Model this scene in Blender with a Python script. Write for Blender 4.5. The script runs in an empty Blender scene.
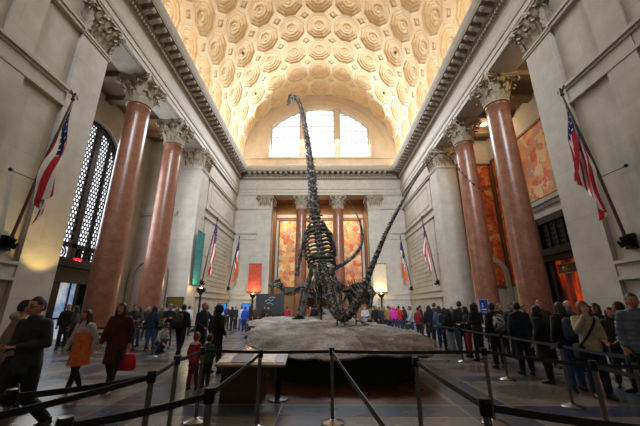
import bpy, bmesh, math, random
from mathutils import Vector, Matrix, noise
random.seed(7)
PI = math.pi
SC = bpy.context.scene
COL = SC.collection

# ------------------------------------------------------------------ camera model
CAM = Vector((0.25, 0.0, 1.6)); FPX = 309.0; VX = 322.0; HOR = 308.0
PITCH = math.atan((HOR - 213.0) / FPX)
YAW = math.atan((VX - 320.0) / FPX)
SP, CP = math.sin(PITCH), math.cos(PITCH)
def at(u, v, Y):
    """point of the hall at depth Y seen in direction (u, v)"""
    dx = (u - VX) / FPX; dy = (213.0 - v) / FPX
    yy = CP - dy * SP; zz = SP + dy * CP
    return Vector((CAM.x + dx / yy * Y, Y, CAM.z + zz / yy * Y))
def lerp(a, b, t): return a + (b - a) * t

# ------------------------------------------------------------------ tagging
def tag(o, label=None, cat=None, group=None, kind=None):
    if label: o['label'] = label
    if cat: o['category'] = cat
    if group: o['group'] = group
    if kind: o['kind'] = kind
    return o
def empty(name, loc=(0, 0, 0), rz=0.0, label=None, cat=None, group=None, kind=None):
    o = bpy.data.objects.new(name, None); COL.objects.link(o)
    o.empty_display_size = 0.1
    o.location = loc; o.rotation_euler = (0, 0, rz)
    return tag(o, label, cat, group, kind)
def copy_tree(o, parent=None):
    c = o.copy(); COL.objects.link(c)
    if parent: c.parent = parent
    for ch in [x for x in COL.objects if x.parent == o]:
        copy_tree(ch, c)
    return c
def inst(name, mesh, parent=None, loc=(0, 0, 0), rot=(0, 0, 0), scale=(1, 1, 1)):
    o = bpy.data.objects.new(name, mesh); COL.objects.link(o)
    o.location = loc; o.rotation_euler = rot; o.scale = scale
    if parent: o.parent = parent
    return o

# ------------------------------------------------------------------ mesh builder
class MB:
    def __init__(s): s.v = []; s.f = []; s.m = []
    def add(s, vs, fs, m=0):
        b = len(s.v); s.v += [tuple(p) for p in vs]
        s.f += [tuple(i + b for i in f) for f in fs]; s.m += [m] * len(fs)
        return s
    def box(s, x0, x1, y0, y1, z0, z1, m=0):
        if x0 > x1: x0, x1 = x1, x0
        if y0 > y1: y0, y1 = y1, y0
        if z0 > z1: z0, z1 = z1, z0
        return s.add([(x0, y0, z0), (x1, y0, z0), (x1, y1, z0), (x0, y1, z0), (x0, y0, z1), (x1, y0, z1), (x1, y1, z1), (x0, y1, z1)],
                     [(0, 3, 2, 1), (4, 5, 6, 7), (0, 1, 5, 4), (1, 2, 6, 5), (2, 3, 7, 6), (3, 0, 4, 7)], m)
    def bar(s, a, b, w, h, m=0, up=(0, 0, 1)):
        a = Vector(a); b = Vector(b); d = (b - a).normalized(); up = Vector(up)
        if abs(d.dot(up)) > .98: up = Vector((1, 0, 0))
        x = d.cross(up).normalized(); z = x.cross(d).normalized()
        vs = []
        for p in (a, b):
            for i, j in ((-1, -1), (1, -1), (1, 1), (-1, 1)): vs.append(p + x * (i * w / 2) + z * (j * h / 2))
        return s.add(vs, [(0, 1, 2, 3), (7, 6, 5, 4), (0, 4, 5, 1), (1, 5, 6, 2), (2, 6, 7, 3), (3, 7, 4, 0)], m)
    def tube(s, pts, rad, n=8, m=0, cap=True, flat=None, hint=None):
        pts = [Vector(p) for p in pts]; k = len(pts)
        if not hasattr(rad, '__len__'): rad = [rad] * k
        t0 = (pts[1] - pts[0]).normalized()
        x = Vector(hint) if hint else (Vector((1, 0, 0)) if abs(t0.x) < .9 else Vector((0, 1, 0)))
        vs = []; fs = []
        for i in range(k):
            t = (pts[min(i + 1, k - 1)] - pts[max(i - 1, 0)])
            if t.length < 1e-9: t = t0
            t.normalize()
            x = x - t * x.dot(t)
            if x.length < 1e-6: x = t.orthogonal()
            x.normalize(); y = t.cross(x)
            r = rad[i]; ra, rb = (r if hasattr(r, '__len__') else (r, r if flat is None else r * flat))
            for j in range(n):
                a = 2 * PI * j / n
                vs.append(pts[i] + x * (math.cos(a) * ra) + y * (math.sin(a) * rb))
        for i in range(k - 1):
            for j in range(n):
                j2 = (j + 1) % n
                fs.append((i * n + j, i * n + j2, (i + 1) * n + j2, (i + 1) * n + j))
        if cap:
            fs.append(tuple(range(n - 1, -1, -1))); fs.append(tuple(range((k - 1) * n, k * n)))
        return s.add(vs, fs, m)
    def rings(s, rs, n=16, m=0, p=2.0):
        """loft of horizontal rings (cx, cy, z, rx, ry), superellipse power p"""
        vs = []; fs = []
        for (cx, cy, z, rx, ry) in rs:
            for j in range(n):
                a = 2 * PI * j / n; c, q = math.cos(a), math.sin(a)
                e = 2.0 / p
                vs.append((cx + rx * math.copysign(abs(c) ** e, c), cy + ry * math.copysign(abs(q) ** e, q), z))
        k = len(rs)
        for i in range(k - 1):
            for j in range(n):
                j2 = (j + 1) % n
                fs.append((i * n + j, i * n + j2, (i + 1) * n + j2, (i + 1) * n + j))
        fs.append(tuple(range(n - 1, -1, -1))); fs.append(tuple(range((k - 1) * n, k * n)))
        return s.add(vs, fs, m)
    def lathe(s, prof, n=24, c=(0, 0, 0), m=0, cap=True):
        vs = []; fs = []; k = len(prof)
        for r, z in prof:
            for j in range(n):
                a = 2 * PI * j / n; vs.append((c[0] + r * math.cos(a), c[1] + r * math.sin(a), c[2] + z))
        for i in range(k - 1):
            for j in range(n):
                j2 = (j + 1) % n
                fs.append((i * n + j, i * n + j2, (i + 1) * n + j2, (i + 1) * n + j))
        if cap:
            fs.append(tuple(range(n - 1, -1, -1))); fs.append(tuple(range((k - 1) * n, k * n)))
        return s.add(vs, fs, m)
    def ball(s, c, r, nu=10, nv=7, m=0, fn=None):
        if not hasattr(r, '__len__'): r = (r, r, r)
        vs = []; fs = []
        for i in range(nv + 1):
            th = PI * i / nv
            for j in range(nu):
                a = 2 * PI * j / nu
                d = Vector((math.sin(th) * math.cos(a), math.sin(th) * math.sin(a), math.cos(th)))
                k = fn(d) if fn else 1.0
                vs.append((c[0] + d.x * r[0] * k, c[1] + d.y * r[1] * k, c[2] + d.z * r[2] * k))
        for i in range(nv):
            for j in range(nu):
                j2 = (j + 1) % nu
                fs.append((i * nu + j, (i + 1) * nu + j, (i + 1) * nu + j2, i * nu + j2))
        return s.add(vs, fs, m)
    def grid(s, pts, m=0, mf=None, thick=None):
        """pts[i][j]; optional thickness vector makes it a closed slab"""
        a = len(pts); b = len(pts[0]); base = len(s.v)
        s.v += [tuple(p) for row in pts for p in row]
        def fc(i, j): return (base + i * b + j, base + i * b + j + 1, base + (i + 1) * b + j + 1, base + (i + 1) * b + j)
        for i in range(a - 1):
            for j in range(b - 1):
                s.f.append(fc(i, j)); s.m.append(mf(i, j) if mf else m)
        if thick is not None:
            t = Vector(thick); off = a * b
            s.v += [tuple(Vector(p) + t) for row in pts for p in row]
            for i in range(a - 1):
                for j in range(b - 1):
                    s.f.append(tuple(q + off for q in reversed(fc(i, j)))); s.m.append(mf(i, j) if mf else m)
            edge = [(i, 0) for i in range(a)] + [(a - 1, j) for j in range(1, b)] + [(i, b - 1) for i in range(a - 2, -1, -1)] + [(0, j) for j in range(b - 2, 0, -1)]
            for k in range(len(edge)):
                i, j = edge[k]; i2, j2 = edge[(k + 1) % len(edge)]
                p = base + i * b + j; q = base + i2 * b + j2
                s.f.append((p, p + off, q + off, q)); s.m.append(mf(min(i, a - 2), min(j, b - 2)) if mf else m)
        return s
    def xf(s, M, start=0):
        s.v = s.v[:start] + [tuple(M @ Vector(p)) for p in s.v[start:]]; return s
    def mesh(s, name, mats, angle=35.0, normals=True):
        me = bpy.data.meshes.new(name)
        me.from_pydata(s.v, [], s.f)
        if not hasattr(mats, '__len__'): mats = [mats]
        for x in mats: me.materials.append(x)
        if len(mats) > 1: me.polygons.foreach_set('material_index', s.m)
        if normals:
            bm = bmesh.new(); bm.from_mesh(me); bmesh.ops.recalc_face_normals(bm, faces=bm.faces); bm.to_mesh(me); bm.free()
        if angle:
            me.polygons.foreach_set('use_smooth', [True] * len(me.polygons))
            me.set_sharp_from_angle(angle=math.radians(angle))
        me.update()
        return me
    def build(s, name, mats, parent=None, angle=35.0, loc=None, normals=True):
        o = bpy.data.objects.new(name, s.mesh(name, mats, angle, normals)); COL.objects.link(o)
        if parent: o.parent = parent
        if loc: o.location = loc
        return o

def struct(name, mb, mats, angle=35.0, parent=None, normals=True):
    o = mb.build(name, mats, parent, angle, normals=normals)
    if parent is None: o['kind'] = 'structure'
    return o
def spline(pts, n):
    """Catmull-Rom through pts, n samples per span"""
    P = [Vector(p) for p in pts]; out = []
    for i in range(len(P) - 1):
        p0 = P[max(i - 1, 0)]; p1 = P[i]; p2 = P[i + 1]; p3 = P[min(i + 2, len(P) - 1)]
        for k in range(n):
            t = k / n
            out.append(.5 * ((2 * p1) + (p2 - p0) * t + (2 * p0 - 5 * p1 + 4 * p2 - p3) * t * t + (3 * p1 - p0 - 3 * p2 + p3) * t ** 3))
    out.append(P[-1]); return out
def resample(path, n):
    L = [0.0]
    for a, b in zip(path, path[1:]): L.append(L[-1] + (b - a).length)
    out = []; k = 0
    for i in range(n):
        t = L[-1] * i / (n - 1)
        while k < len(L) - 2 and L[k + 1] < t: k += 1
        q = (t - L[k]) / max(L[k + 1] - L[k], 1e-9)
        out.append(path[k].lerp(path[k + 1], min(max(q, 0), 1)))
    return out

# ------------------------------------------------------------------ materials
def lin(c):
    if isinstance(c, str):
        c = c.lstrip('#'); c = tuple(int(c[i:i + 2], 16) / 255 for i in (0, 2, 4))
    return tuple((x / 12.92 if x <= .04045 else ((x + .055) / 1.055) ** 2.4) for x in c) + (1.0,)
_M = {}
class NT:
    def __init__(s, name):
        s.mat = bpy.data.materials.new(name); s.mat.use_nodes = True
        s.t = s.mat.node_tree; s.b = s.t.nodes['Principled BSDF']
    def n(s, typ, **kw):
        x = s.t.nodes.new(typ)
        for k, v in kw.items():
            if k.startswith('i_'):
                key = k[2:].replace('_', ' '); x.inputs[int(key) if key.isdigit() else key].default_value = v
            else: setattr(x, k, v)
        return x
    def l(s, a, b): s.t.links.new(a, b)
    def ramp(s, fac, stops, interp='LINEAR'):
        r = s.n('ShaderNodeValToRGB'); r.color_ramp.interpolation = interp
        e = r.color_ramp.elements
        while len(e) < len(stops): e.new(.5)
        for x, (p, c) in zip(e, stops): x.position = p; x.color = lin(c) if isinstance(c, str) else c
        s.l(fac, r.inputs[0]); return r.outputs[0]
    def math(s, op, a, b=None, c=None):
        x = s.n('ShaderNodeMath', operation=op)
        for i, q in enumerate((a, b, c)):
            if q is None: continue
            if isinstance(q, (int, float)): x.inputs[i].default_value = q
            else: s.l(q, x.inputs[i])
        return x.outputs[0]
    def mix(s, fac, a, b, bt='MIX'):
        x = s.n('ShaderNodeMix', data_type='RGBA', blend_type=bt)
        for sock, q in ((x.inputs[0], fac), (x.inputs[6], a), (x.inputs[7], b)):
            if isinstance(q, (int, float)): sock.default_value = q
            elif isinstance(q, (tuple, str)): sock.default_value = lin(q) if isinstance(q, str) else q
            else: s.l(q, sock)
        return x.outputs[2]
    def obj(s, scale=(1, 1, 1)):
        tc = s.n('ShaderNodeTexCoord'); mp = s.n('ShaderNodeMapping'); mp.inputs['Scale'].default_value = scale
        s.l(tc.outputs['Object'], mp.inputs[0]); return mp.outputs[0]
    def noise(s, vec, scale, detail=3, rough=.55):
        x = s.n('ShaderNodeTexNoise'); x.inputs['Scale'].default_value = scale; x.inputs['Detail'].default_value = detail
        x.inputs['Roughness'].default_value = rough; s.l(vec, x.inputs['Vector']); return x
    def bump(s, h, strength=.3, dist=.02):
        b = s.n('ShaderNodeBump'); b.inputs['Strength'].default_value = strength; b.inputs['Distance'].default_value = dist
        s.l(h, b.inputs['Height']); s.l(b.outputs[0], s.b.inputs['Normal'])
    def color(s, c): s.l(c, s.b.inputs['Base Color'])
    def set(s, rough=.6, metal=0.0, spec=None):
        s.b.inputs['Roughness'].default_value = rough; s.b.inputs['Metallic'].default_value = metal
        if spec is not None: s.b.inputs['Specular IOR Level'].default_value = spec
        return s
def mat(name, c, rough=.6, metal=0.0, var=.12, scale=6.0, bump=0.0, spec=None):
    """plain material with slight procedural variation"""
    key = (name, c if isinstance(c, str) else tuple(c))
    if key in _M: return _M[key]
    n = NT(name); n.set(rough, metal, spec)
    v = n.obj(); nz = n.noise(v, scale, 4)
    base = lin(c)
    d = tuple(x * (1 - var) for x in base[:3]) + (1,); u = tuple(min(1, x * (1 + var)) for x in base[:3]) + (1,)
    n.color(n.ramp(nz.outputs[0], [(.3, d), (.7, u)]))
    if bump: n.bump(nz.outputs[0], bump, .02)
    _M[key] = n.mat; return n.mat
def emit(name, c, strength, rough=.4):
    key = (name, c)
    if key in _M: return _M[key]
    n = NT(name); n.set(rough)
    n.b.inputs['Base Color'].default_value = lin(c)
    n.b.inputs['Emission Color'].default_value = lin(c); n.b.inputs['Emission Strength'].default_value = strength
    _M[key] = n.mat; return n.mat

def stone_mat(name, c, joint, bw=1.9, bh=.95, rough=.7, axis='side', var=.1, jd=.72):
    n = NT(name); n.set(rough)
    tc = n.n('ShaderNodeTexCoord'); sx = n.n('ShaderNodeSeparateXYZ'); n.l(tc.outputs['Object'], sx.inputs[0])
    cx = n.n('ShaderNodeCombineXYZ')
    h = n.math('ADD', sx.outputs[0], sx.outputs[1]); n.l(h, cx.inputs[0]); n.l(sx.outputs[2], cx.inputs[1])
    br = n.n('ShaderNodeTexBrick'); br.inputs['Scale'].default_value = 1.0
    br.inputs['Mortar Size'].default_value = .006; br.inputs['Mortar Smooth'].default_value = .3
    br.inputs['Brick Width'].default_value = bw; br.inputs['Row Height'].default_value = bh
    b = lin(c)
    br.inputs['Color1'].default_value = tuple(x * (1 - var * .5) for x in b[:3]) + (1,)
    br.inputs['Color2'].default_value = tuple(min(1, x * (1 + var * .5)) for x in b[:3]) + (1,)
    br.inputs['Mortar'].default_value = tuple(x * jd for x in b[:3]) + (1,)
    n.l(cx.outputs[0], br.inputs['Vector'])
    nz = n.noise(tc.outputs['Object'], 1.3, 5, .6)
    stain = n.ramp(nz.outputs[0], [(.25, (.80, .79, .77, 1)), (.7, (1.06, 1.05, 1.03, 1))])
    n.color(n.mix(1.0, br.outputs[0], stain, 'MULTIPLY'))
    n2 = n.noise(tc.outputs['Object'], 40, 3); n.bump(n2.outputs[0], .08, .01)
    return n.mat
M_STONE = stone_mat('limestone_blocks', '#b6b2a9', .7)
M_TRIM = mat('limestone_trim', '#b0aba1', .7, var=.1, scale=3, bump=.05)
M_CAP = mat('carved_limestone', '#998e7c', .8, var=.25, scale=7, bump=.15)
M_MOD = mat('cornice_limestone', '#7f725f', .8, var=.15, scale=5)
def ceiling_mat():
    n = NT('plaster_vault'); n.set(.85)
    v = n.obj(); a = n.noise(v, .5, 4); b = n.noise(v, 25, 3)
    n.color(n.ramp(a.outputs[0], [(.3, '#cdb592'), (.7, '#dac7a8')])); n.bump(b.outputs[0], .08, .01); return n.mat
M_VAULT = ceiling_mat()
def marble_mat():
    n = NT('red_marble'); n.set(.3, spec=.45)
    v = n.obj(); a = n.noise(v, 2.2, 6, .65); b = n.noise(v, 26, 4, .75)
    vo = n.n('ShaderNodeTexVoronoi'); vo.inputs['Scale'].default_value = 11; n.l(v, vo.inputs['Vector'])
    c1 = n.ramp(a.outputs[0], [(.3, '#6f4536'), (.5, '#805240'), (.7, '#926451')])
    c2 = n.mix(n.ramp(b.outputs[0], [(.54, (0, 0, 0, 1)), (.66, (.7, .7, .7, 1))]), c1, '#b8917a')
    c3 = n.mix(n.ramp(vo.outputs['Distance'], [(.0, (.35, .35, .35, 1)), (.2, (0, 0, 0, 1))]), c2, '#5a2c22')
    n.color(c3); return n.mat
M_MARBLE = marble_mat()
def mural_mat(name, pal, scale=.8, seed=0.0):
    n = NT(name); n.set(.65)
    v = n.obj(); mp = n.n('ShaderNodeMapping'); mp.inputs['Location'].default_value = (seed, seed * .7, seed * 1.3); n.l(v, mp.inputs[0])
    w = n.noise(mp.outputs[0], scale * 1.6, 6, .7)
    mx = n.n('ShaderNodeVectorMath', operation='ADD'); n.l(mp.outputs[0], mx.inputs[0])
    sc = n.n('ShaderNodeVectorMath', operation='SCALE'); n.l(w.outputs['Color'], sc.inputs[0]); sc.inputs['Scale'].default_value = 1.5
    n.l(sc.outputs[0], mx.inputs[1])
    vo = n.n('ShaderNodeTexVoronoi'); vo.inputs['Scale'].default_value = scale * 2.6; n.l(mx.outputs[0], vo.inputs['Vector'])
    sep = n.n('ShaderNodeSeparateColor'); n.l(vo.outputs['Color'], sep.inputs[0])
    k = len(pal)
    c1 = n.ramp(sep.outputs[0], [(i / k, p) for i, p in enumerate(pal)], 'CONSTANT')
    nz = n.noise(mx.outputs[0], scale * 6, 6, .75)
    c2 = n.ramp(nz.outputs[0], [(.30, pal[0]), (.45, pal[1]), (.55, pal[2]), (.62, pal[3]), (.75, pal[-1])])
    n.color(n.mix(.32, c1, c2)); return n.mat
M_BLACKMETAL = mat('black_metal', '#141414', .35, .6, .2)
M_BRONZE = mat('dark_bronze', '#2a2018', .45, .5, .3)
M_STEEL = mat('brushed_steel', '#8a8a88', .28, 1.0, .05)
M_BLACK = mat('matt_black', '#0a0a0a', .7)
M_GOLD = mat('gilt', '#b58a35', .4, .6)
M_WOOD = mat('brown_wood', '#5a3c22', .5, 0, .3, 4)
# ================================================================== HALL
W = 9.7; YB = 34.5; YF = -7.0; ZA = 14.45       # face of the entablature, back wall, front wall, underside of architrave
B0, B1 = 11.6, 23.4                              # side bays
COLY = (15.45, 19.85)                            # columns in the side bays
RX = 14.2; RZ = 15.2                             # recess back wall, recess ceiling
YR = 38.6                                        # back recess
# ---- floor
def floor_mat():
    n = NT('stone_floor'); n.set(.25, spec=.45)
    tc = n.n('ShaderNodeTexCoord'); sx = n.n('ShaderNodeSeparateXYZ'); n.l(tc.outputs['Object'], sx.inputs[0])
    X, Y = sx.outputs[0], sx.outputs[1]
    px, py = 3.0, 2.45
    fx = n.math('FRACT', n.math('DIVIDE', n.math('ADD', X, 300.45), px)); fy = n.math('FRACT', n.math('DIVIDE', n.math('ADD', Y, 245.0 - 5.45), py))
    mx = n.math('MULTIPLY', fx, px); my = n.math('MULTIPLY', fy, py)
    bandx = n.math('LESS_THAN', mx, .9); bandy = n.math('LESS_THAN', my, .62)
    band = n.math('MAXIMUM', bandx, bandy)
    cx = n.math('ABSOLUTE', n.math('SUBTRACT', mx, 1.95)); cy = n.math('ABSOLUTE', n.math('SUBTRACT', my, 1.535))
    r = n.math('SQRT', n.math('ADD', n.math('MULTIPLY', cx, cx), n.math('MULTIPLY', n.math('MULTIPLY', cy, cy), 1.5)))
    disc = n.math('LESS_THAN', r, .74)
    nz = n.noise(tc.outputs['Object'], .9, 2, .4); sp = n.noise(tc.outputs['Object'], 25, 2, .6)
    blue = n.ramp(nz.outputs[0], [(.3, '#343c49'), (.7, '#3e4756')])
    tan = n.ramp(nz.outputs[0], [(.3, '#66625c'), (.7, '#716d66')])
    dk = n.ramp(sp.outputs[0], [(.38, '#46423e'), (.5, '#55504a'), (.66, '#66605a')])
    c = n.mix(disc, tan, dk); c = n.mix(band, c, blue)
    # slab joints
    jx = n.math('LESS_THAN', n.math('ABSOLUTE', n.math('SUBTRACT', mx, .9)), .012)
    jy = n.math('LESS_THAN', n.math('ABSOLUTE', n.math('SUBTRACT', my, .62)), .012)
    j2 = n.math('LESS_THAN', mx, .015); j3 = n.math('LESS_THAN', my, .012)
    j = n.math('MAXIMUM', n.math('MAXIMUM', jx, jy), n.math('MAXIMUM', j2, j3))
    c = n.mix(j, c, '#9a9486')
    # brown granite border laid around the exhibit
    inx = n.math('LESS_THAN', n.math('ABSOLUTE', n.math('SUBTRACT', X, .2)), 2.3)
    iny = n.math('LESS_THAN', n.math('ABSOLUTE', n.math('SUBTRACT', Y, 14.1)), 8.0)
    br = n.ramp(nz.outputs[0], [(.3, '#3c2418'), (.7, '#583522')])
    c = n.mix(n.math('MULTIPLY', inx, iny), c, br)
    n.color(c)
    rr = n.ramp(nz.outputs[0], [(.3, (.24, .24, .24, 1)), (.7, (.32, .32, .32, 1))]); n.l(rr, n.b.inputs['Roughness'])
    return n.mat
b = MB(); b.box(-16, 16, YF - .5, 41, -.3, 0); struct('floor', b, floor_mat(), 0)

# ---- entablature and cornice, one run along both sides and the back
PROF = [(0, ZA), (0, 14.75), (.05, 14.77), (.05, 15.08), (.10, 15.10), (.16, 15.25), (.17, 15.36), (0, 15.40), (0, 16.34), (.07, 16.38), (.13, 16.48),
        (.15, 16.50), (.15, 16.72), (.30, 16.76), (.34, 16.84), (.34, 17.10), (1.0, 17.10), (1.0, 17.26), (1.04, 17.30), (1.09, 17.42), (1.17, 17.52), (1.2, 17.66), (-.3, 17.72)]
def uring(d, z): return [(-W + d, YF, z), (-W + d, YB - d, z), (W - d, YB - d, z), (W - d, YF, z)]
b = MB(); vs = []; fs = []
for d, z in PROF: vs += uring(d, z)
for i in range(len(PROF) - 1):
    zz = (PROF[i][1] + PROF[i + 1][1]) / 2
    for j in range(3): fs.append((i * 4 + j, i * 4 + j + 1, (i + 1) * 4 + j + 1, (i + 1) * 4 + j))
b.add(vs, fs)
nf = len(fs); b.m = [1 if (PROF[k // 3][1] + PROF[k // 3 + 1][1]) / 2 > 16.4 and PROF[k // 3][1] < 17.15 else 0 for k in range(nf)]
def modillion(b, c, d, t):
    """scroll bracket at c, sticking out along d; t is along the wall"""
    c = Vector(c); d = Vector(d); t = Vector(t); w = .135
    prof = [(0, -.02), (0, -.26), (.12, -.25), (.28, -.17), (.48, -.20), (.58, -.13), (.60, -.02)]
    vs = [c + d * a + Vector((0, 0, z)) + t * s for s in (-w, w) for a, z in prof]; k = len(prof)
    b.add(vs, [tuple(range(k)), tuple(range(2 * k - 1, k - 1, -1))] + [(i, (i + 1) % k, k + (i + 1) % k, k + i) for i in range(k)], 2)
y = YF + .5
while y < YB - 1.1:
    for s in (-1, 1): modillion(b, (s * (W - .34), y, 17.12), (-s, 0, 0), (0, 1, 0))
    y += .62
x = -8.37
while x < 8.3:
    modillion(b, (x, YB - .34, 17.12), (0, -1, 0), (1, 0, 0)); x += .62
y = YF + .2
while y < YB - .4:
    for s in (-1, 1): b.box(s * (W - .15), s * (W - .27), y, y + .12, 16.53, 16.72, 2)
    y += .21
x = -9.2
while x < 9.2:
    b.box(x, x + .12, YB - .27, YB - .15, 16.53, 16.72, 2); x += .21
struct('trim_1', b, [M_TRIM, M_MOD, M_TRIM], 30)

# ---- barrel vault with octagonal coffers
R0, ZC = 9.62, 18.9
NA = 11; CA = PI * R0 / NA; CL = 2.95; NL = 14
def vmap(s, t, h):
    a = s / R0; r = R0 + h
    return (-r * math.cos(a), YB - t, ZC + r * math.sin(a))
b = MB()
def ring(P, Q, m=0):
    k = len(P); b.add(P + Q, [(i, (i + 1) % k, k + (i + 1) % k, k + i) for i in range(k)], m)
q = .30                                            # half diagonal of the small coffers
for ia in range(NA):
    for il in range(NL):
        s0 = (ia + .5) * CA; t0 = (il + .5) * CL
        hx, hy = CA / 2, CL / 2; g = .44            # corner cut of the cell
        outer = [(hx, -hy + g), (hx, hy - g), (hx - g, hy), (-hx + g, hy), (-hx, hy - g), (-hx, -hy + g), (-hx + g, -hy), (hx - g, -hy)]
        def octa(rx, ry, h):
            k = math.tan(PI / 8)
            o = [(rx, -ry * k), (rx, ry * k), (rx * k, ry), (-rx * k, ry), (-rx, ry * k), (-rx, -ry * k), (-rx * k, -ry), (rx * k, -ry)]
            return [vmap(s0 + x, t0 + y, h) for x, y in o]
        prev = [vmap(s0 + x, t0 + y, 0) for x, y in outer]
        for rr, h in ((1.29, 0), (1.26, -.03), (1.21, -.03), (1.16, .11), (.98, .12), (.95, .10), (.88, .20), (.71, .21), (.65, .28), (.48, .29)):
            cur = octa(rr * CA / 2.75, rr * CL / 2.75, h); ring(prev, cur, 1 if rr < 1.2 else 0); prev = cur
        # rosette
        ctr = [octa(.40, .42, .23), octa(.34, .36, .20), octa(.26, .28, .25), octa(.16, .17, .22), octa(.08, .08, .18)]
        for cur in ctr: ring(prev, cur, 1); prev = cur
        b.add(prev, [tuple(range(8))], 1)
for ia in range(NA + 1):
    for il in range(NL + 1):
        s0 = ia * CA; t0 = il * CL; g = .44
        def dia(k, h): return [vmap(min(max(s0 + x * k, 0), PI * R0), t0 + y * k, h) for x, y in ((g, 0), (0, g), (-g, 0), (0, -g))]
        prev = dia(1, 0)
        for k, h in ((.96, 0), (.90, .09), (.5, .09), (.42, .05)):
            cur = dia(k, h); ring(prev, cur, 1 if k < .95 else 0); prev = cur
        b.add(prev, [(0, 1, 2, 3)], 1)
for s in (-1, 1):
    b.add([(s * R0, YF, 17.4), (s * R0, YB + .2, 17.4), (s * R0, YB + .2, ZC), (s * R0, YF, ZC)], [(0, 1, 2, 3)])
ceil = struct('ceiling', b, [M_VAULT, mat('tan_coffer_plaster', '#d0b690', .85, var=.08, scale=2)], 0, normals=False)
# small downlights set in some of the rosettes
dl = MB(); dl.lathe([(.0, 0), (.13, 0), (.16, .02), (.13, .14), (0, .14)], 10, cap=False)
dlm = dl.mesh('downlight', M_BLACK)
for ia in (2, 8):
    for il in (1, 3, 5, 7, 9):
        if True:
            a = (ia + .5) * CA / R0; r = R0 + .13
            o = inst('downlight', dlm, ceil, (-r * math.cos(a), YB - (il + .5) * CL, ZC + r * math.sin(a)), (0, a - PI / 2, 0))

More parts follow.
